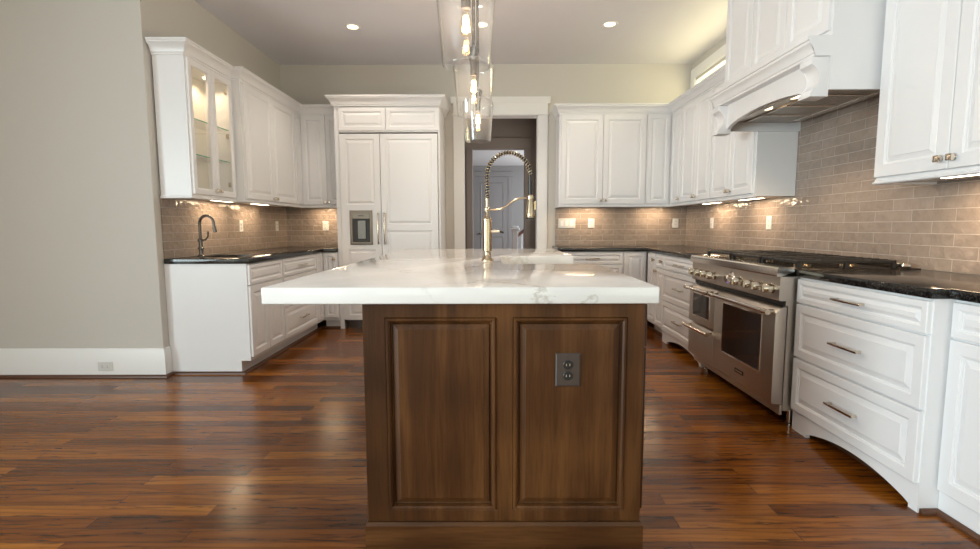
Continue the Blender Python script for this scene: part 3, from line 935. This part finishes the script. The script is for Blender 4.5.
def fridge_door(name, x0, x1, panels):
    zs = [0.105] + sorted(v for p_ in panels for v in p_) + [2.165]
    o = MB().box(x0, x1, -T + 0.0125, 0.010, 0.105, 2.165).cells([x0, x0 + 0.06, x1 - 0.06, x1], zs, lambda i, j: not (i == 1 and j in (1, 3)), -T, -T + 0.0125, 'XZY', 0.002, 1).build(name, 'white', fr)
    for z0, z1 in panels:
        MB().loops(x0 + 0.06, x1 - 0.06, z0, z1, PL).build('panel', 'white', o, angle=6)
    return o
fz = fridge_door('freezer_door', 0.056, 0.496, [(1.395, 2.115), (0.16, 0.905)])
rf = fridge_door('fridge_door', 0.502, sw - 0.026, [(1.175, 2.115), (0.16, 1.115)])
pull(fz, 0.464, 1.135, 0.35, 'brass', -T, True)
pull(rf, 0.536, 1.135, 0.35, 'brass', -T, True)
dsp = MB().ring(0.150, 0.400, 0.955, 1.335, [(0, -T + 0.001), (0, -T - 0.012), (0.004, -T - 0.014), (0.026, -T - 0.014), (0.030, -T - 0.010), (0.030, -T + 0.001)])
dsp.box(0.18, 0.37, -T - 0.012, -T + 0.001, 1.245, 1.306)
dsp = dsp.build('dispenser_frame', 'bronzemetal', fz)
MB().box(0.18, 0.37, -T - 0.004, -T + 0.002, 0.985, 1.245).build('dispenser_recess', 'slot', dsp)
MB().box(0.235, 0.325, -T - 0.009, -T - 0.004, 1.02, 1.225, 0.002).build('dispenser_paddle', 'gunmetal', dsp)
MB().box(0.245, 0.305, -T - 0.0135, -T - 0.012, 1.272, 1.28).build('dispenser_display', 'black', dsp)

# ------------------------------------------------------------------ island
IX0, IX1, IY0, IY1 = -0.445, 0.529, 1.716, 4.56
ITOP = ZI - 0.058
isl = thing('kitchen_island', 'dark brown stained wooden island with two raised panels on its near end', 'island', ((IX0 + IX1) / 2, (IY0 + IY1) / 2, 0))
ox, oy = (IX0 + IX1) / 2, (IY0 + IY1) / 2
def W(b, name, mt, parent=isl, **k):
    bmesh.ops.translate(b.bm, verts=b.bm.verts, vec=(-ox, -oy, 0))
    return b.build(name, mt, parent, **k)
# carcass with room for the apron sink
b = MB().box(IX0, IX1, IY0 + 0.022, 2.66, 0.06, ITOP - 0.001).box(IX0, 0.02, 2.66, 3.53, 0.06, ITOP - 0.001)
b.box(0.02, IX1, 2.66, 3.53, 0.06, 0.64).box(IX0, IX1, 3.53, IY1, 0.06, ITOP - 0.001)
W(b, 'body', 'woodz', smooth=False)
hx = [(-0.3655, -0.006), (0.0, 0.0)]
p1 = (-0.369, 0.014); p2 = (0.076, 0.469)
zA, zB = 0.142, 0.842
b = MB().cells([IX0 - 0.004, p1[0], p1[1], p2[0], p2[1], IX1 + 0.004], [0.06, zA, zB, ITOP - 0.001], lambda i, j: not (j == 1 and i in (1, 3)), IY0, IY0 + 0.022, 'XZY', 0.003, 1)
W(b, 'end_frame', 'woodz')
for x0, x1 in (p1, p2):
    b = MB().loops(x0, x1, zA, zB, [(0, IY0 + 0.021), (0, IY0 - 0.003), (0.002, IY0 - 0.006), (0.008, IY0 - 0.006), (0.014, IY0 - 0.001), (0.018, IY0 + 0.014), (0.023, IY0 + 0.016), (0.024, IY0 + 0.009), (0.030, IY0 + 0.007), (0.042, IY0 + 0.002), (0.0435, IY0 + 0.001)])
    W(b, 'raised_panel', 'woodz', angle=10)
b = MB().sweep([(IX0, IY1 + 0.01), (IX0, IY0 - 0.006), (IX1 + 0.002, IY0 - 0.006), (IX1 + 0.002, IY1 + 0.01)][::1],
               [(-0.02, 0.0), (0.010, 0.0), (0.010, 0.088), (0.006, 0.094), (0.004, 0.100), (-0.02, 0.100)])
W(b, 'plinth', 'woodx')
# right flank: drawers and doors facing the range
def flank(name, y0, y1, z0, z1):
    f_ = front(name, None, 0, y1 - y0, z0, z1, 0.05, 'woodz')
    f_.parent = isl
    f_.location = (IX1 - ox, y0 - oy, 0); f_.rotation_euler = (0, 0, R90)
    return f_
for k, (y0, y1) in enumerate(((1.745, 2.18), (2.186, 2.62))):
    fz_ = flank('drawer', y0, y1, 0.735, 0.885)
    pull(fz_, (y1 - y0) / 2, 0.81, 0.16)
    fz_ = flank('door', y0, y1, 0.13, 0.728)
    knob(fz_, (y1 - y0) - 0.03 if k == 0 else 0.03, 0.68)
fz_ = flank('door', 2.66, 3.09, 0.13, 0.62); knob(fz_, 0.40, 0.58)
fz_ = flank('door', 3.094, 3.53, 0.13, 0.62); knob(fz_, 0.03, 0.58)
fz_ = flank('door', 3.54, 4.05, 0.13, 0.885); knob(fz_, 0.48, 0.82)
fz_ = flank('door', 4.054, 4.55, 0.13, 0.885); knob(fz_, 0.03, 0.82)

KX0, KY0, KY1 = 0.062, 2.735, 3.455
b = MB().cells([-0.783, KX0, 0.570], [1.684, KY0, KY1, 4.60], lambda i, j: not (i == 1 and j == 1), ITOP, ZI, 'XYZ', 0.006, 3)
tag(b.build('quartz_countertop', 'quartz'), 'thick white veined quartz slab on the dark wooden island', 'countertop')

s = thing('apron_sink', 'white fireclay apron-front sink set into the right edge of the island', 'sink', (0.31, 3.095, 0.645))
b = MB()
x0, x1, y0, y1, zt = -0.268, 0.268, -0.385, 0.385, 0.249
b.box(x0, x0 + 0.022, y0, y1, 0, zt, 0.004, 2).box(x1 - 0.028, x1, y0, y1, 0, zt, 0.008, 3)
b.box(x0 + 0.02, x1 - 0.026, y0, y0 + 0.026, 0, zt, 0.003).box(x0 + 0.02, x1 - 0.026, y1 - 0.026, y1, 0, zt, 0.003)
b.box(x0 + 0.02, x1 - 0.026, y0 + 0.02, y1 - 0.02, 0, 0.022)
b.build('basin', 'fireclay', s)
MB().lathe([(0, 0.025), (0.04, 0.025), (0.05, 0.022), (0, 0.022)], (0, 0, 0), 20).build('drain', 'nickel', s)

# tall spring faucet
t = thing('spring_faucet', 'tall champagne-coloured spring pull-down faucet on the island', 'faucet', (-0.025, 3.02, ZI))
b = MB().lathe([(0, 0), (0.038, 0), (0.038, 0.006), (0.030, 0.012), (0.024, 0.022), (0.021, 0.04), (0.021, 0.05), (0.027, 0.056), (0.027, 0.235), (0.029, 0.238), (0.029, 0.248), (0.022, 0.254), (0.014, 0.27), (0.012, 0.295), (0.018, 0.30), (0.018, 0.312), (0.011, 0.318), (0.011, 0.37), (0.0, 0.37)], n=28)
b.build('faucet_body', 'brass', t)
arc = [(0, 0, 0.37 + 0.012 * k) for k in range(12)]
AR = 0.128
z0 = 0.37 + 0.012 * 11
for k in range(1, 33):
    a = PI * k / 32 * 0.985
    arc.append((AR - AR * math.cos(a), 0, z0 + 0.135 * math.sin(a)))
hose = arc + [(0.2565, 0, 0.46), (0.2575, 0, 0.385)]
MB().tube(hose, 0.0092, 12).tube([(0.2562, 0, 0.475), (0.2568, 0, 0.43), (0.2575, 0, 0.39)], 0.0125, 14).build('hose', 'black', t)
# coil around the hose
dense = []
P = [Vector(p) for p in arc]
for a, b_ in zip(P, P[1:]):
    for q in range(4): dense.append(a.lerp(b_, q / 4))
dense.append(P[-1])
cum = [0.0]
for a, b_ in zip(dense, dense[1:]): cum.append(cum[-1] + (b_ - a).length)
turns = cum[-1] / 0.0165
coil = []
n_c = int(turns * 10)
j = 0
for k in range(n_c + 1):
    s_ = cum[-1] * k / n_c
    while j < len(cum) - 2 and cum[j + 1] < s_: j += 1
    u_ = (s_ - cum[j]) / max(1e-9, cum[j + 1] - cum[j])
    p = dense[j].lerp(dense[j + 1], u_)
    tg = (dense[j + 1] - dense[j]).normalized()
    side = Vector((0, 1, 0)); nr = tg.cross(side)
    ph = 2 * PI * turns * k / n_c
    coil.append(p + (side * math.cos(ph) + nr * math.sin(ph)) * 0.0118)
MB().tube(coil, 0.0036, 6).build('spring', 'brass', t)
b = MB().lathe([(0, 0.255), (0.026, 0.255), (0.028, 0.262), (0.026, 0.28), (0.021, 0.33), (0.016, 0.36), (0.015, 0.385), (0.011, 0.395), (0, 0.395)], (0.2575, 0, 0), 24)
b.box(0.278, 0.292, -0.006, 0.006, 0.30, 0.355, 0.003)
sh = b.build('spray_head', 'brass', t)
MB().lathe([(0, 0.246), (0.024, 0.246), (0.025, 0.256), (0, 0.256)], (0.2575, 0, 0), 24).build('spray_face', 'black', sh)
arm = [(0.0, 0, 0.305), (0.04, 0, 0.302), (0.08, 0, 0.306), (0.115, 0, 0.325), (0.15, 0, 0.352), (0.19, 0, 0.370), (0.235, 0, 0.373)]
MB().tube(arm, 0.0055, 10).lathe([(0.017, 0.365), (0.022, 0.365), (0.022, 0.382), (0.017, 0.382)], (0.2575, 0, 0), 24, closed=True).build('support_arm', 'brass', t)
lv = MB().tube([(0.024, -0.004, 0.175), (0.06, -0.01, 0.176), (0.075, -0.012, 0.174)], [0.010, 0.009, 0.009], 12).build('lever', 'nickel', t)
MB().tube([(0.075, -0.012, 0.174), (0.098, -0.016, 0.166)], [0.007, 0.006], 10).build('lever_tip', 'black', lv)

# duplex outlets
def duplex(t_, plate='plastic', face='plastic', slot='slot', w_=0.072, h_=0.115, y=0.0, horizontal=False):
    """front faces local -Y"""
    if horizontal: w_, h_ = h_, w_
    MB().loops(-w_ / 2, w_ / 2, -h_ / 2, h_ / 2, [(0, y), (0, y - 0.004), (0.004, y - 0.0065), (0.006, y - 0.0065)]).build('cover_plate', plate, t_)
    for s_ in (-1, 1):
        cx_, cz_ = (s_ * 0.0195, 0) if horizontal else (0, s_ * 0.0195)
        ro_ = MB().lathe([(0, y - 0.006), (0.0165, y - 0.006), (0.0165, y - 0.0085), (0.015, y - 0.0095), (0, y - 0.0095)], (cx_, 0, cz_), 20, 'Y').build('socket', face, t_)
        sl = MB()
        for k in (-1, 1):
            if horizontal: sl.box(cx_ - 0.004, cx_ + 0.004, y - 0.0102, y - 0.0090, k * 0.006 - 0.0013, k * 0.006 + 0.0013)
            else: sl.box(k * 0.006 - 0.0013, k * 0.006 + 0.0013, y - 0.0102, y - 0.0090, cz_ - 0.004, cz_ + 0.004)
        sl.build('slots', slot, ro_)

t = thing('power_outlet', 'brown duplex power outlet on the right panel of the island end', 'outlet', (0.266, IY0 + 0.0008, 0.658))
duplex(t, 'bronze', 'black', 'steel', 0.086, 0.118, -0.0005)

def outlet(loc, rotz, label, **k):
    t_ = thing('power_outlet', label, 'outlet', loc, rotz)
    duplex(t_, **k)
    return t_
TX = 0.0122
outlet((XL + TX, 5.08, 1.165), R90, 'white power outlet on the left wall tile, nearer the bar faucet', w_=0.075)
outlet((XL + TX, 5.93, 1.165), R90, 'white power outlet on the left wall tile, nearer the far corner', w_=0.075)
outlet((-2.05, YB - TX, 1.165), 0, 'white power outlet on the back wall tile, left of the refrigerator')
outlet((1.232, YB - TX, 1.19), 0, 'white power outlet on the back wall tile, beside the row of switches', w_=0.08)
outlet((2.27, YB - TX, 1.19), 0, 'white power outlet on the back wall tile, close to the right corner')
outlet((XR - TX, 5.49, 1.185), -R90, 'white power outlet on the right wall tile, deep in the corner', w_=0.075)
outlet((XR - TX, 4.36, 1.18), -R90, 'white power outlet on the right wall tile, left of the range', w_=0.078)
outlet((-2.985, YN - 0.0172, 0.088), 0, 'white sideways power outlet in the tall baseboard at the lower left', horizontal=True)
t = thing('switch_plate', 'white three-gang switch plate on the back wall tile, right of the doorway', 'switch', (0.93, YB - TX, 1.19))
MB().loops(-0.105, 0.105, -0.06, 0.06, [(0, 0), (0, -0.004), (0.004, -0.0065), (0.006, -0.0065)]).build('cover_plate', 'plastic', t)
for k in (-1, 0, 1):
    MB().prism([(-0.006, -0.034), (-0.011, -0.034), (-0.0075, 0.034), (-0.006, 0.034)], k * 0.06 - 0.017, k * 0.06 + 0.017, 'YZX').build('rocker', 'trim', t)

# ------------------------------------------------------------------ range
RW = 1.226
rg = thing('range', 'wide stainless steel double-oven range with ten chrome control knobs', 'range', (1.60, 4.018, 0), -R90)
rg['label'] = 'wide stainless steel double-oven gas range between the right-hand cabinets'
b = MB().box(0.0, RW, 0.066, 0.795, 0.10, 0.872).box(0.004, RW - 0.004, 0.055, 0.07, 0.705, 0.735)
b.build('body', 'steel', rg, smooth=False)
MB().box(0.004, RW - 0.004, 0.040, 0.055, 0.703, 0.734).build('vent_gap', 'black', rg)
MB().box(0.002, RW - 0.002, 0.05, 0.066, 0.072, 0.132, 0.004).build('kick_panel', 'steel', rg)
for x in (0.05, RW - 0.05):
    for y in (0.14, 0.72):
        MB().lathe([(0, 0), (0.022, 0), (0.022, 0.01), (0.016, 0.015), (0.016, 0.10), (0, 0.10)], (x, y, 0), 14).build('leg', 'steel2', rg)
# control panel leans back a little; bullnose above
MB().prism([(0.066, 0.735), (0.020, 0.735), (0.012, 0.745), (0.016, 0.872), (0.066, 0.872)], 0, RW, 'YZX').build('control_panel', 'steel', rg)
MB().prism([(-0.004, 0.874), (-0.006, 0.882), (-0.002, 0.918), (0.004, 0.924), (0.09, 0.926), (0.09, 0.9), (0.02, 0.874)], 0, RW, 'YZX').build('bullnose', 'steel2', rg)
MB().box(0.0, RW, 0.09, 0.795, 0.873, 0.918).build('cooktop', 'gunmetal', rg, smooth=False)
bt = MB().box(0.0, RW, 0.690, 0.745, 0.917, 0.946, 0.010, 4).build('back_trim', 'steel2', rg)

def oven_door(name, x0, x1, z0, z1, win, hz):
    yy = 0.0
    pts = [(0.062, z0), (0.008, z0), (0.0, z0 + 0.010), (0.0, z1 - 0.055), (0.006, z1 - 0.03), (0.022, z1 - 0.010), (0.045, z1), (0.062, z1)]
    o = MB().prism(pts, x0, x1, 'YZX', 0.002).build(name, 'steel', rg)
    if win:
        a, b_, c0, c1 = win
        MB().loops(a, b_, c0, c1, [(0, 0.002), (0, -0.002), (0.006, -0.004), (0.010, -0.001)]).build('window_bezel', 'steel2', o)
        MB().box(a + 0.008, b_ - 0.008, -0.0022, 0.0008, c0 + 0.008, c1 - 0.008).build('oven_window', 'ovenglass', o)
    hb = MB().tube([(x0 + 0.03, -0.042, hz), (x1 - 0.03, -0.042, hz)], 0.0125, 16)
    h_ = hb.build('handle', 'steel2', o)
    for x in (x0 + 0.035, x1 - 0.035):
        MB().tube([(x, 0.004, hz), (x, -0.042, hz)], 0.012, 12).lathe([(0, -0.028), (0.0155, -0.028), (0.0155, 0.028), (0, 0.028)], (x, -0.042, hz), 16, 'X').build('handle_bracket', 'nickel', h_)
    return o
big = oven_door('oven_door', 0.452, RW - 0.002, 0.137, 0.700, (0.585, 1.085, 0.285, 0.635), 0.672)
oven_door('oven_door', 0.002, 0.446, 0.402, 0.700, (0.075, 0.375, 0.455, 0.640), 0.672)
oven_door('warming_drawer', 0.002, 0.446, 0.137, 0.396, None, 0.368)
bd = MB().box(0.79, 0.90, -0.003, 0.001, 0.205, 0.232).build('badge', 'black', big)
MB().box(0.80, 0.89, -0.0042, -0.003, 0.214, 0.223).build('badge_inlay', 'steel', bd)
for yk in (3.925, 3.825, 3.716, 3.61, 3.222, 3.075, 2.975, 2.858):
    x = 4.018 - yk
    k_ = MB().lathe([(0, 0.016), (0.029, 0.016), (0.029, 0.008), (0.020, 0.004), (0.027, 0.0), (0.0245, -0.042), (0.021, -0.047), (0, -0.047)], (x, 0, 0.80), 24, 'Y')
    k_.box(x - 0.004, x + 0.004, -0.053, -0.045, 0.78, 0.82, 0.001)
    k_.build('control_knob', 'knobsteel', rg)
dl = MB().lathe([(0, 0.016), (0.042, 0.016), (0.046, 0.006), (0.040, -0.002), (0.026, -0.006), (0.024, -0.034), (0.02, -0.038), (0, -0.038)], (4.018 - 3.343, 0, 0.806), 28, 'Y').build('control_dial', 'steel2', rg)
MB().box(0.60, 0.64, 0.010, 0.016, 0.772, 0.79).build('indicator', 'blue', rg)
# three grates and their burners
def grate(x0, x1):
    y0_, y1_ = 0.12, 0.672
    b_ = MB()
    zt_ = 0.962
    for (a0, a1, c0, c1) in ((x0, x1, y0_, y0_ + 0.014), (x0, x1, y1_ - 0.014, y1_), (x0, x0 + 0.014, y0_, y1_), (x1 - 0.014, x1, y0_, y1_), (x0, x1, (y0_ + y1_) / 2 - 0.007, (y0_ + y1_) / 2 + 0.007)):
        b_.box(a0, a1, c0, c1, 0.946, zt_, 0.003)
    for k in range(1, 6):
        xx = x0 + (x1 - x0) * k / 6
        b_.box(xx - 0.005, xx + 0.005, y0_, y1_, 0.944, zt_ + 0.003, 0.002)
    for q in (0.25, 0.75):
        yy = y0_ + (y1_ - y0_) * q
        b_.box(x0, x1, yy - 0.005, yy + 0.005, 0.944, zt_ + 0.003, 0.002)
    for xx in (x0, x1 - 0.02):
        for yy in (y0_, y1_ - 0.02, (y0_ + y1_) / 2 - 0.01):
            b_.box(xx, xx + 0.02, yy, yy + 0.02, 0.918, 0.95)
    return b_.build('grate', 'iron', rg)
gx = [(0.02, 0.405), (0.425, 0.800), (0.82, 1.206)]
for a, b_ in gx:
    grate(a, b_)
    for q in (0.26, 0.535):
        MB().lathe([(0, 0.918), (0.055, 0.918), (0.05, 0.928), (0.036, 0.930), (0.034, 0.938), (0, 0.940)], ((a + b_) / 2, q, 0), 24).build('burner', 'brass', rg)

# ------------------------------------------------------------------ hood
HX, HYF = 1.815, 4.008
HW = HYF - 2.785
hd = thing('range_hood', 'large white wooden mantel hood with corbels over the range', 'range hood', (HX, HYF, 0), -R90)
HB = 1.886
dp = XR - HX - 0.0135
b = MB().box(0, 0.022, 0.0, dp, HB, ZC - 0.002).box(HW - 0.022, HW, 0.0, dp, HB, ZC - 0.002)
b.box(0.022, HW - 0.022, 0.0, 0.022, 2.06, ZC - 0.002)
b.build('body', 'white', hd, smooth=False)
n3 = (HW - 0.02) / 3
for k in range(3):
    front('door', hd, 0.010 + k * n3 + 0.003, 0.010 + (k + 1) * n3 - 0.003, 2.195, 2.98, 0.062)
MANT = [(-0.0, 2.060), (0.085, 2.060), (0.085, 2.072), (0.092, 2.078), (0.095, 2.098), (0.108, 2.118), (0.118, 2.126), (0.118, 2.140), (0.126, 2.144), (0.126, 2.164), (-0.0, 2.164)]
def hsweep(b_, path, prof):
    # sweep with outward to the right of travel in local plan
    return b_.sweep(path, prof)
ms = MB().sweep([(HW, 0.012), (HW, 0.0), (0, 0.0), (0, 0.012)][::-1], [(o * 1.0, z) for o, z in MANT])
# close ends flush with the sides: only the front run is deep
ms.bm.free()
ms = MB().prism([(-o, z) for o, z in MANT], -0.0, HW, 'YZX')
ms.build('mantel', 'white', hd)
def corbel(x0, x1):
    prof = [(0.0, 2.058), (-0.088, 2.058), (-0.098, 2.050), (-0.098, 2.020), (-0.090, 2.012), (-0.070, 2.000), (-0.055, 1.975), (-0.050, 1.945), (-0.056, 1.915),
            (-0.075, 1.895), (-0.086, 1.888), (-0.086, 1.874), (-0.098, 1.868), (-0.098, 1.850), (0.0, 1.850)]
    return MB().prism([(y, z) for y, z in prof], x0, x1, 'YZX', 0.003).build('corbel', 'white', hd)
corbel(0.004, 0.112)
corbel(HW - 0.112, HW - 0.004)
vl = MB()
zf = lambda t_: 1.882 + 0.062 * max(0.0, math.sin(PI * t_)) ** 0.55
for k in range(24):
    t0_, t1_ = k / 24, (k + 1) / 24
    q0, q1 = 0.112 + (HW - 0.224) * t0_, 0.112 + (HW - 0.224) * t1_
    vl.prism([(q0, 2.06), (q0, zf(t0_)), (q1, zf(t1_)), (q1, 2.06)], -0.030, 0.0, 'XZY')
vl.build('valance', 'white', hd)
ln = MB().box(0.022, HW - 0.022, 0.022, dp - 0.03, 1.955, 1.975).box(0.022, HW - 0.022, 0.0, 0.022, 1.93, 2.06)
ln = ln.build('liner', 'steel', hd, smooth=False)
for k in range(4):
    a = 0.05 + k * (HW - 0.1) / 4
    e = a + (HW - 0.1) / 4 - 0.012
    fl = MB().ring(a, e, 0.13, 0.47, [(0, 0), (0, 0.012), (0.012, 0.012), (0.012, 0)])
    bmesh.ops.rotate(fl.bm, verts=fl.bm.verts, cent=(0, 0, 0), matrix=Matrix.Rotation(R90, 3, 'X'))
    bmesh.ops.translate(fl.bm, verts=fl.bm.verts, vec=(0, 0.60, 1.943))
    for q in range(14):
        y_ = 0.145 + 0.0235 * q
        fl.box(a + 0.012, e - 0.012, y_, y_ + 0.014, 1.944, 1.955)
    fl.build('filter', 'steel', hd)
    if k: MB().box(a - 0.012, a, 0.13, 0.47, 1.936, 1.956, 0.002).build('filter_divider', 'steel2', hd)
for x in (0.50, 0.80):
    MB().lathe([(0, 0), (0.028, 0), (0.034, 0.004), (0.034, 0.012), (0, 0.012)], (x, 0.06, 1.943), 20).build('hood_lamp', 'lamp', hd)
MB().box(0.10, HW - 0.1, 0.48, 0.545, 1.945, 1.956, 0.003).build('liner_rail', 'steel2', hd)

# ------------------------------------------------------------------ pendants
def pendant_proto():
    t_ = thing('pendant_light', '', 'pendant', (0, 0, 0))
    zb, ztp = 1.845, 2.17
    outer = [(0.103, zb), (0.1035, zb + 0.004), (0.108, zb + 0.06), (0.125, zb + 0.26), (0.127, zb + 0.285), (0.122, zb + 0.305), (0.105, zb + 0.322), (0.06, zb + 0.345), (0.036, zb + 0.365), (0.030, zb + 0.395)]
    inner = [(r - 0.003, z) for r, z in outer]
    MB().lathe(outer + inner[::-1], n=48, closed=True).build('glass_shade', 'seeded', t_)
    MB().lathe([(0, 2.085), (0.019, 2.085), (0.021, 2.09), (0.021, 2.15), (0.034, 2.20), (0.036, 2.245), (0.014, 2.262), (0, 2.262)], n=24).build('socket', 'darkbrown', t_)
    MB().tube([(0, 0, 2.26), (0, 0, 3.065)], 0.011, 12).build('stem', 'darkbrown', t_)
    MB().lathe([(0, 3.062), (0.055, 3.064), (0.062, 3.07), (0.062, ZC - 0.0005), (0, ZC - 0.0005)], n=32).build('canopy', 'gunmetal', t_)
    bl = MB().lathe([(0.013, 2.084), (0.014, 2.07), (0.02, 2.052), (0.030, 2.022), (0.032, 2.005), (0.028, 1.985), (0.016, 1.971), (0, 1.967)], n=24).build('bulb', 'bulb', t_)
    fl = MB()
    for k in range(6):
        a = 2 * PI * k / 6
        fl.tube([(0.008 * math.cos(a), 0.008 * math.sin(a), 2.055), (0.016 * math.cos(a + 0.4), 0.016 * math.sin(a + 0.4), 1.992)], 0.0028, 6)
    fl.build('filament', 'amber', bl)
    return t_
PEND = [(2.25, 'glass pendant light nearest the camera, largest of the row over the island'),
        (3.21, 'glass pendant light in the middle of the row over the island'),
        (4.17, 'glass pendant light farthest from the camera, in front of the doorway')]
proto = pendant_proto()
for k, (y, lab) in enumerate(PEND):
    o = proto if k == 0 else copy_tree(proto)
    o.location = (-0.107, y, 0)
    o['label'] = lab
    o['group'] = 'glass pendants over the island'
    point('pendant_glow', (-0.107, y, 2.02), 23, (1.0, 0.86, 0.74), 0.01)

# ------------------------------------------------------------------ recessed ceiling lights
dlp = thing('recessed_light', '', 'ceiling light', (0, 0, 0))
MB().lathe([(0.052, 0.0), (0.072, -0.004), (0.078, -0.004), (0.080, 0.0)], (0, 0, ZC - 0.0005), 32, closed=True).build('trim_ring', 'trim', dlp)
MB().lathe([(0, -0.0015), (0.052, -0.0015), (0.052, 0.0), (0, 0.0)], (0, 0, ZC - 0.0005), 28).build('lens', 'lamp', dlp)
for k, (x, y, lab) in enumerate(((-1.345, 5.09, 'recessed ceiling light at the left, above the refrigerator side'), (-0.087, 5.05, 'recessed ceiling light in the middle, seen through the nearest pendant glass'), (1.145, 5.05, 'recessed ceiling light at the right, above the back right cabinets'))):
    o = dlp if k == 0 else copy_tree(dlp)
    o.location = (x, y, 0)
    o['label'] = lab
    o['group'] = 'recessed lights in the kitchen ceiling'
    spot('downlight', (x, y, ZC - 0.03), 22, (1.0, 0.88, 0.74), math.radians(120), r=0.05)

# ------------------------------------------------------------------ under-cabinet lights
def bar(loc, rotz, L, label, power):
    t_ = thing('under_cabinet_light', label, 'light', loc, rotz, 'slim light bars under the wall cabinets')
    MB().box(-L / 2, L / 2, -0.02, 0.02, 0.002, 0.0063, 0.001).build('housing', 'plastic', t_)
    MB().box(-L / 2 + 0.01, L / 2 - 0.01, -0.015, 0.015, 0.0, 0.002).build('diffuser', 'led', t_)
    area('under_cabinet_glow', (loc[0], loc[1], loc[2] - 0.002), (0, 0, rotz), L, 0.03, power, WARM)
ZU = UB - 0.0065
bar((-2.40, 4.52, ZU), R90, 0.36, 'slim light bar under the left wall cabinets, nearer the camera', 2.2)
bar((-2.38, 5.20, ZU), R90, 0.36, 'slim light bar under the left wall cabinets, farther from the camera', 2.2)
bar((-2.00, 6.09, ZU), 0, 0.28, 'slim light bar under the wall cabinet left of the refrigerator', 2.0)
bar((1.15, 6.09, ZU), 0, 0.36, 'slim light bar under the back wall cabinet right of the doorway', 2.6)
bar((1.98, 6.09, ZU), 0, 0.30, 'slim light bar in the back right corner', 2.0)
bar((2.26, 5.20, ZU), R90, 0.40, 'slim light bar under the right wall cabinets, nearer the corner', 2.6)
bar((2.26, 4.42, ZU), R90, 0.40, 'slim light bar under the right wall cabinets, next to the hood', 2.6)
bar((2.20, 2.17, ZU), R90, 0.64, 'slim light bar under the near right wall cabinet', 6.5)
for y in (4.03, 4.37):
    spot('cabinet_puck', (-2.41, y, UT - 0.05), 5.0, WARM, math.radians(150), r=0.02)
for x in (0.50, 0.80):
    spot('hood_glow', (HX + 0.06, HYF - x, 1.935), 14, WARM, math.radians(120), r=0.03)
